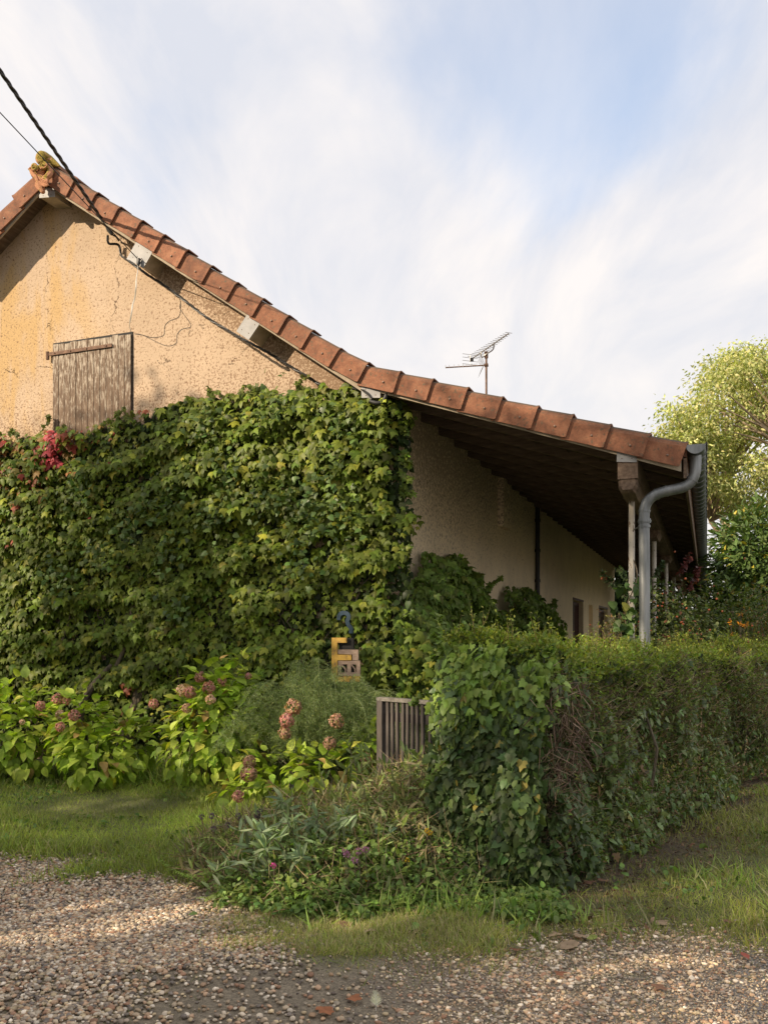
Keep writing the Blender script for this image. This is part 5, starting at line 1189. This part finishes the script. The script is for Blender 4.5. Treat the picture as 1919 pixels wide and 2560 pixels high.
for lab, b, bl, n_, cc in (('dark evergreen mass beyond the far end of the porch', (9.2, 36.5, 0), [((8.2, 36, 2.6), (2.6, 1.5, 3.4)), ((11, 36, 2.6), (2.5, 1.5, 3.3)), ((5.5, 36.5, 2.6), (2.5, 1.2, 3.2))], 15000, (.035, .055, .02)),
                     ('dense green bush filling the gap behind the laurel', (14, 29, 0), [((12.4, 28.5, 2.0), (2.4, 1.5, 2.6)), ((15.5, 28.5, 2.2), (2.6, 1.5, 2.9)), ((19, 29, 2), (2.6, 1.5, 2.8)), ((22.5, 29, 2), (2.6, 1.5, 2.8))], 17000, (.06, .085, .025)),
                     ('low green bush between the rose and the laurel', (6.3, 17, 0), [((5.6, 16.5, 1.2), (1.0, 1.0, 1.2)), ((7.0, 16.0, 1.1), (1.2, 1.0, 1.2)), ((8.6, 15.6, 1.0), (1.3, 1.0, 1.1))], 8000, (.06, .09, .028))):
    blob_plant('garden_shrub', lab, 'shrub', b, bl, n_, LEAF_LAUREL, (.26, .46) if n_ > 9000 else (.09, .15), cc, stems=14, shell=.8, jt=.7, jn=.7, var=.3)

def tree(name, label, base, h, r, clusters, nleaf, tpls, size, col, alt=None, palt=.1, spread=(.7, .7, .5), trunk_r=.25, group=None, mat=None, bark=None):
    T = empty(name, base); tag(T, label, 'tree', group); b = Vector(base)
    m = MB(); fork = Vector((0, 0, h*.30)); m.tube([(0, 0, -.1), (random.uniform(-.1, .1), 0, h*.15), tuple(fork)], [trunk_r*1.2, trunk_r, trunk_r*.8], 10)
    main = []
    for i in range(7):
        a = i*2.4; e = fork+Vector((math.cos(a)*r*.45, math.sin(a)*r*.45, h*random.uniform(.22, .45))); main.append(e)
        m.tube([tuple(fork), tuple(fork.lerp(e, .5)+Vector((0, 0, -.2))), tuple(e)], [trunk_r*.6, trunk_r*.45, trunk_r*.3], 7)
    for c in clusters:
        c = Vector(c)-b; e = min(main, key=lambda q: (q-c).length); mid = e.lerp(c, .5)+Vector((random.uniform(-.3, .3), random.uniform(-.3, .3), .15))
        m.tube([tuple(e), tuple(mid), tuple(c)], [trunk_r*.25, trunk_r*.14, trunk_r*.04], 5)
    m.build('trunk', bark or M_BARK, T); cl = Cloud(); C = np.array([tuple(Vector(c)-b) for c in clusters]); per = max(1, nleaf//len(C)); k = per*len(C)
    d = rng.normal(size=(k, 3))*np.array(spread); P = np.repeat(C, per, 0)+d; br = np.repeat(np.exp(rng.normal(0, .15, len(C))), per)
    add_leaves(cl, tpls, P, d+np.array([0, 0, -.5]), np.array([0, 0, 1.]), rng.uniform(size[0], size[1], k), cols(k, col, .2, alt, palt)*br[:, None], .5, .6)
    cl.build('crown', mat or M_LEAF, T)
def yellow_tree():
    Y = 34.0; c = []
    outl = [(1700, 1060, 1.3), (1740, 1000, 1.2), (1775, 930, .9), (1800, 905, .7), (1850, 900, .9), (1900, 890, .8), (1690, 1060, 1), (1680, 1080, .5), (1730, 1090, 1.2), (1790, 1010, 1.4), (1860, 980, 1.4), (1930, 960, 1.5), (1770, 1120, 1.2), (1840, 1060, 1.5), (1910, 1060, 1.5), (1820, 1180, 1.0), (1880, 1150, 1.2), (1950, 1130, 1.5), (1780, 1210, .7), (2000, 1000, 2), (2050, 1100, 2), (2000, 920, 1.2), (1860, 1240, .8), (1940, 1230, 1.0), (1740, 1170, .8), (2100, 1000, 1.6)]
    for x, y, r in outl:
        for _ in range(7): p = at(x+22, y+24, Y+random.uniform(-3, 3)); c.append(p+Vector((random.gauss(0, r*.42), 0, random.gauss(0, r*.42))))
    base = (15.4, 34.5, 0); tree('ash_tree', 'tall pale yellow-green tree catching the sun behind the laurel at the right', base, 11.5, 5.5, c, 36000, LEAF_SMALL, (.12, .20), (.42, .43, .17), ((.52, .48, .22), (.30, .34, .13)), .4, (.34, .44, .20), .34, bark=simple('pale_bark', [(.3, (.20, .15, .09)), (.7, (.38, .29, .18))], 6, .9))
yellow_tree()

# ------------------------------------------------------------------ unseen trees left of the camera, crowns shaped to shade the foreground
E1 = np.array([.443, -.897, 0]); E2 = np.array([.424, .2096, .881]); SV = np.array(SUN)
def shade_trees():
    n = SNoise(2, 2.3, 41, 3)
    lim = lambda e1: np.interp(e1, [-17, -13.5, -12.3, -11, -9.6, -8.6, -7.8, -7, -6, -3, 4, 9], [3.3, 3.9, 3.9, 4.9, 5.45, 5.6, 6.2, 7.0, 7.2, 7.4, 7.0, 6.0])
    P = []
    for _ in range(200000):
        e1 = rng.uniform(-17, 6); e2 = rng.uniform(-6, 7.6)
        if e2 > lim(e1)-.30: continue
        d = .5
        if e1 > -8 and e2 > 5.0: d = 1.0
        if e2 < 0.6: d = .85
        if -9.9 < e1 < -7.9 and 3.2 < e2 < 5.2: d = .26        # thin crown: light on the creeper
        if -8.1 < e1 < -5.0 and 2.9 < e2 < 5.1: d = .0        # a gap: light on the hedge top
        if -10.5 < e1 < -8.1 and .75 < e2 < 2.3: d = .07       # light along the back of the lawn
        d *= 1 if n(np.array([e1, e2])) < .8 else .35
        if rng.random() > d: continue
        L = 15+rng.normal(0, 1.2); P.append(e1*E1+e2*E2+L*SV)
        if len(P) > 2300: break
    P = np.array(P); P = P[P[:, 2] > 1.5]; e = P @ E1
    for i, (lo, hi) in enumerate(((-17.5, -12), (-12, -7.6), (-7.6, -2.5), (-2.5, 7))):
        q = P[(e >= lo) & (e < hi)]; c = q.mean(0)
        tree('lime_tree', ['leafy lime tree nearest the house, outside the left of the picture', 'second lime tree from the house, outside the left of the picture', 'third lime tree from the house, outside the left of the picture', 'lime tree furthest from the house, behind the camera on the left'][i], (c[0], c[1], 0), q[:, 2].max(), 2.5, [tuple(p) for p in q], len(q)*40, LEAF_OVATE, (.10, .17), (.07, .11, .03), None, 0, (.26, .26, .22), .22, 'lime trees across the drive')
shade_trees()
def pole():
    b = Vector(pts[-1]); T = empty('utility_pole', (b.x, b.y-.1, 0)); tag(T, 'round wooden utility pole carrying the overhead cables, outside the picture behind the camera', 'pole')
    MB().tube([(0, 0, -.2), (0, 0, b.z*.6), (0, 0, b.z+.4)], [.14, .12, .10], 12).build('mast', M_BARK, T, True)
    f2 = far2-T.location
    MB().tube([(0, 0, b.z-.15), tuple(f2)], .04, 8).build('bracket', M_IRON, T)
pole()
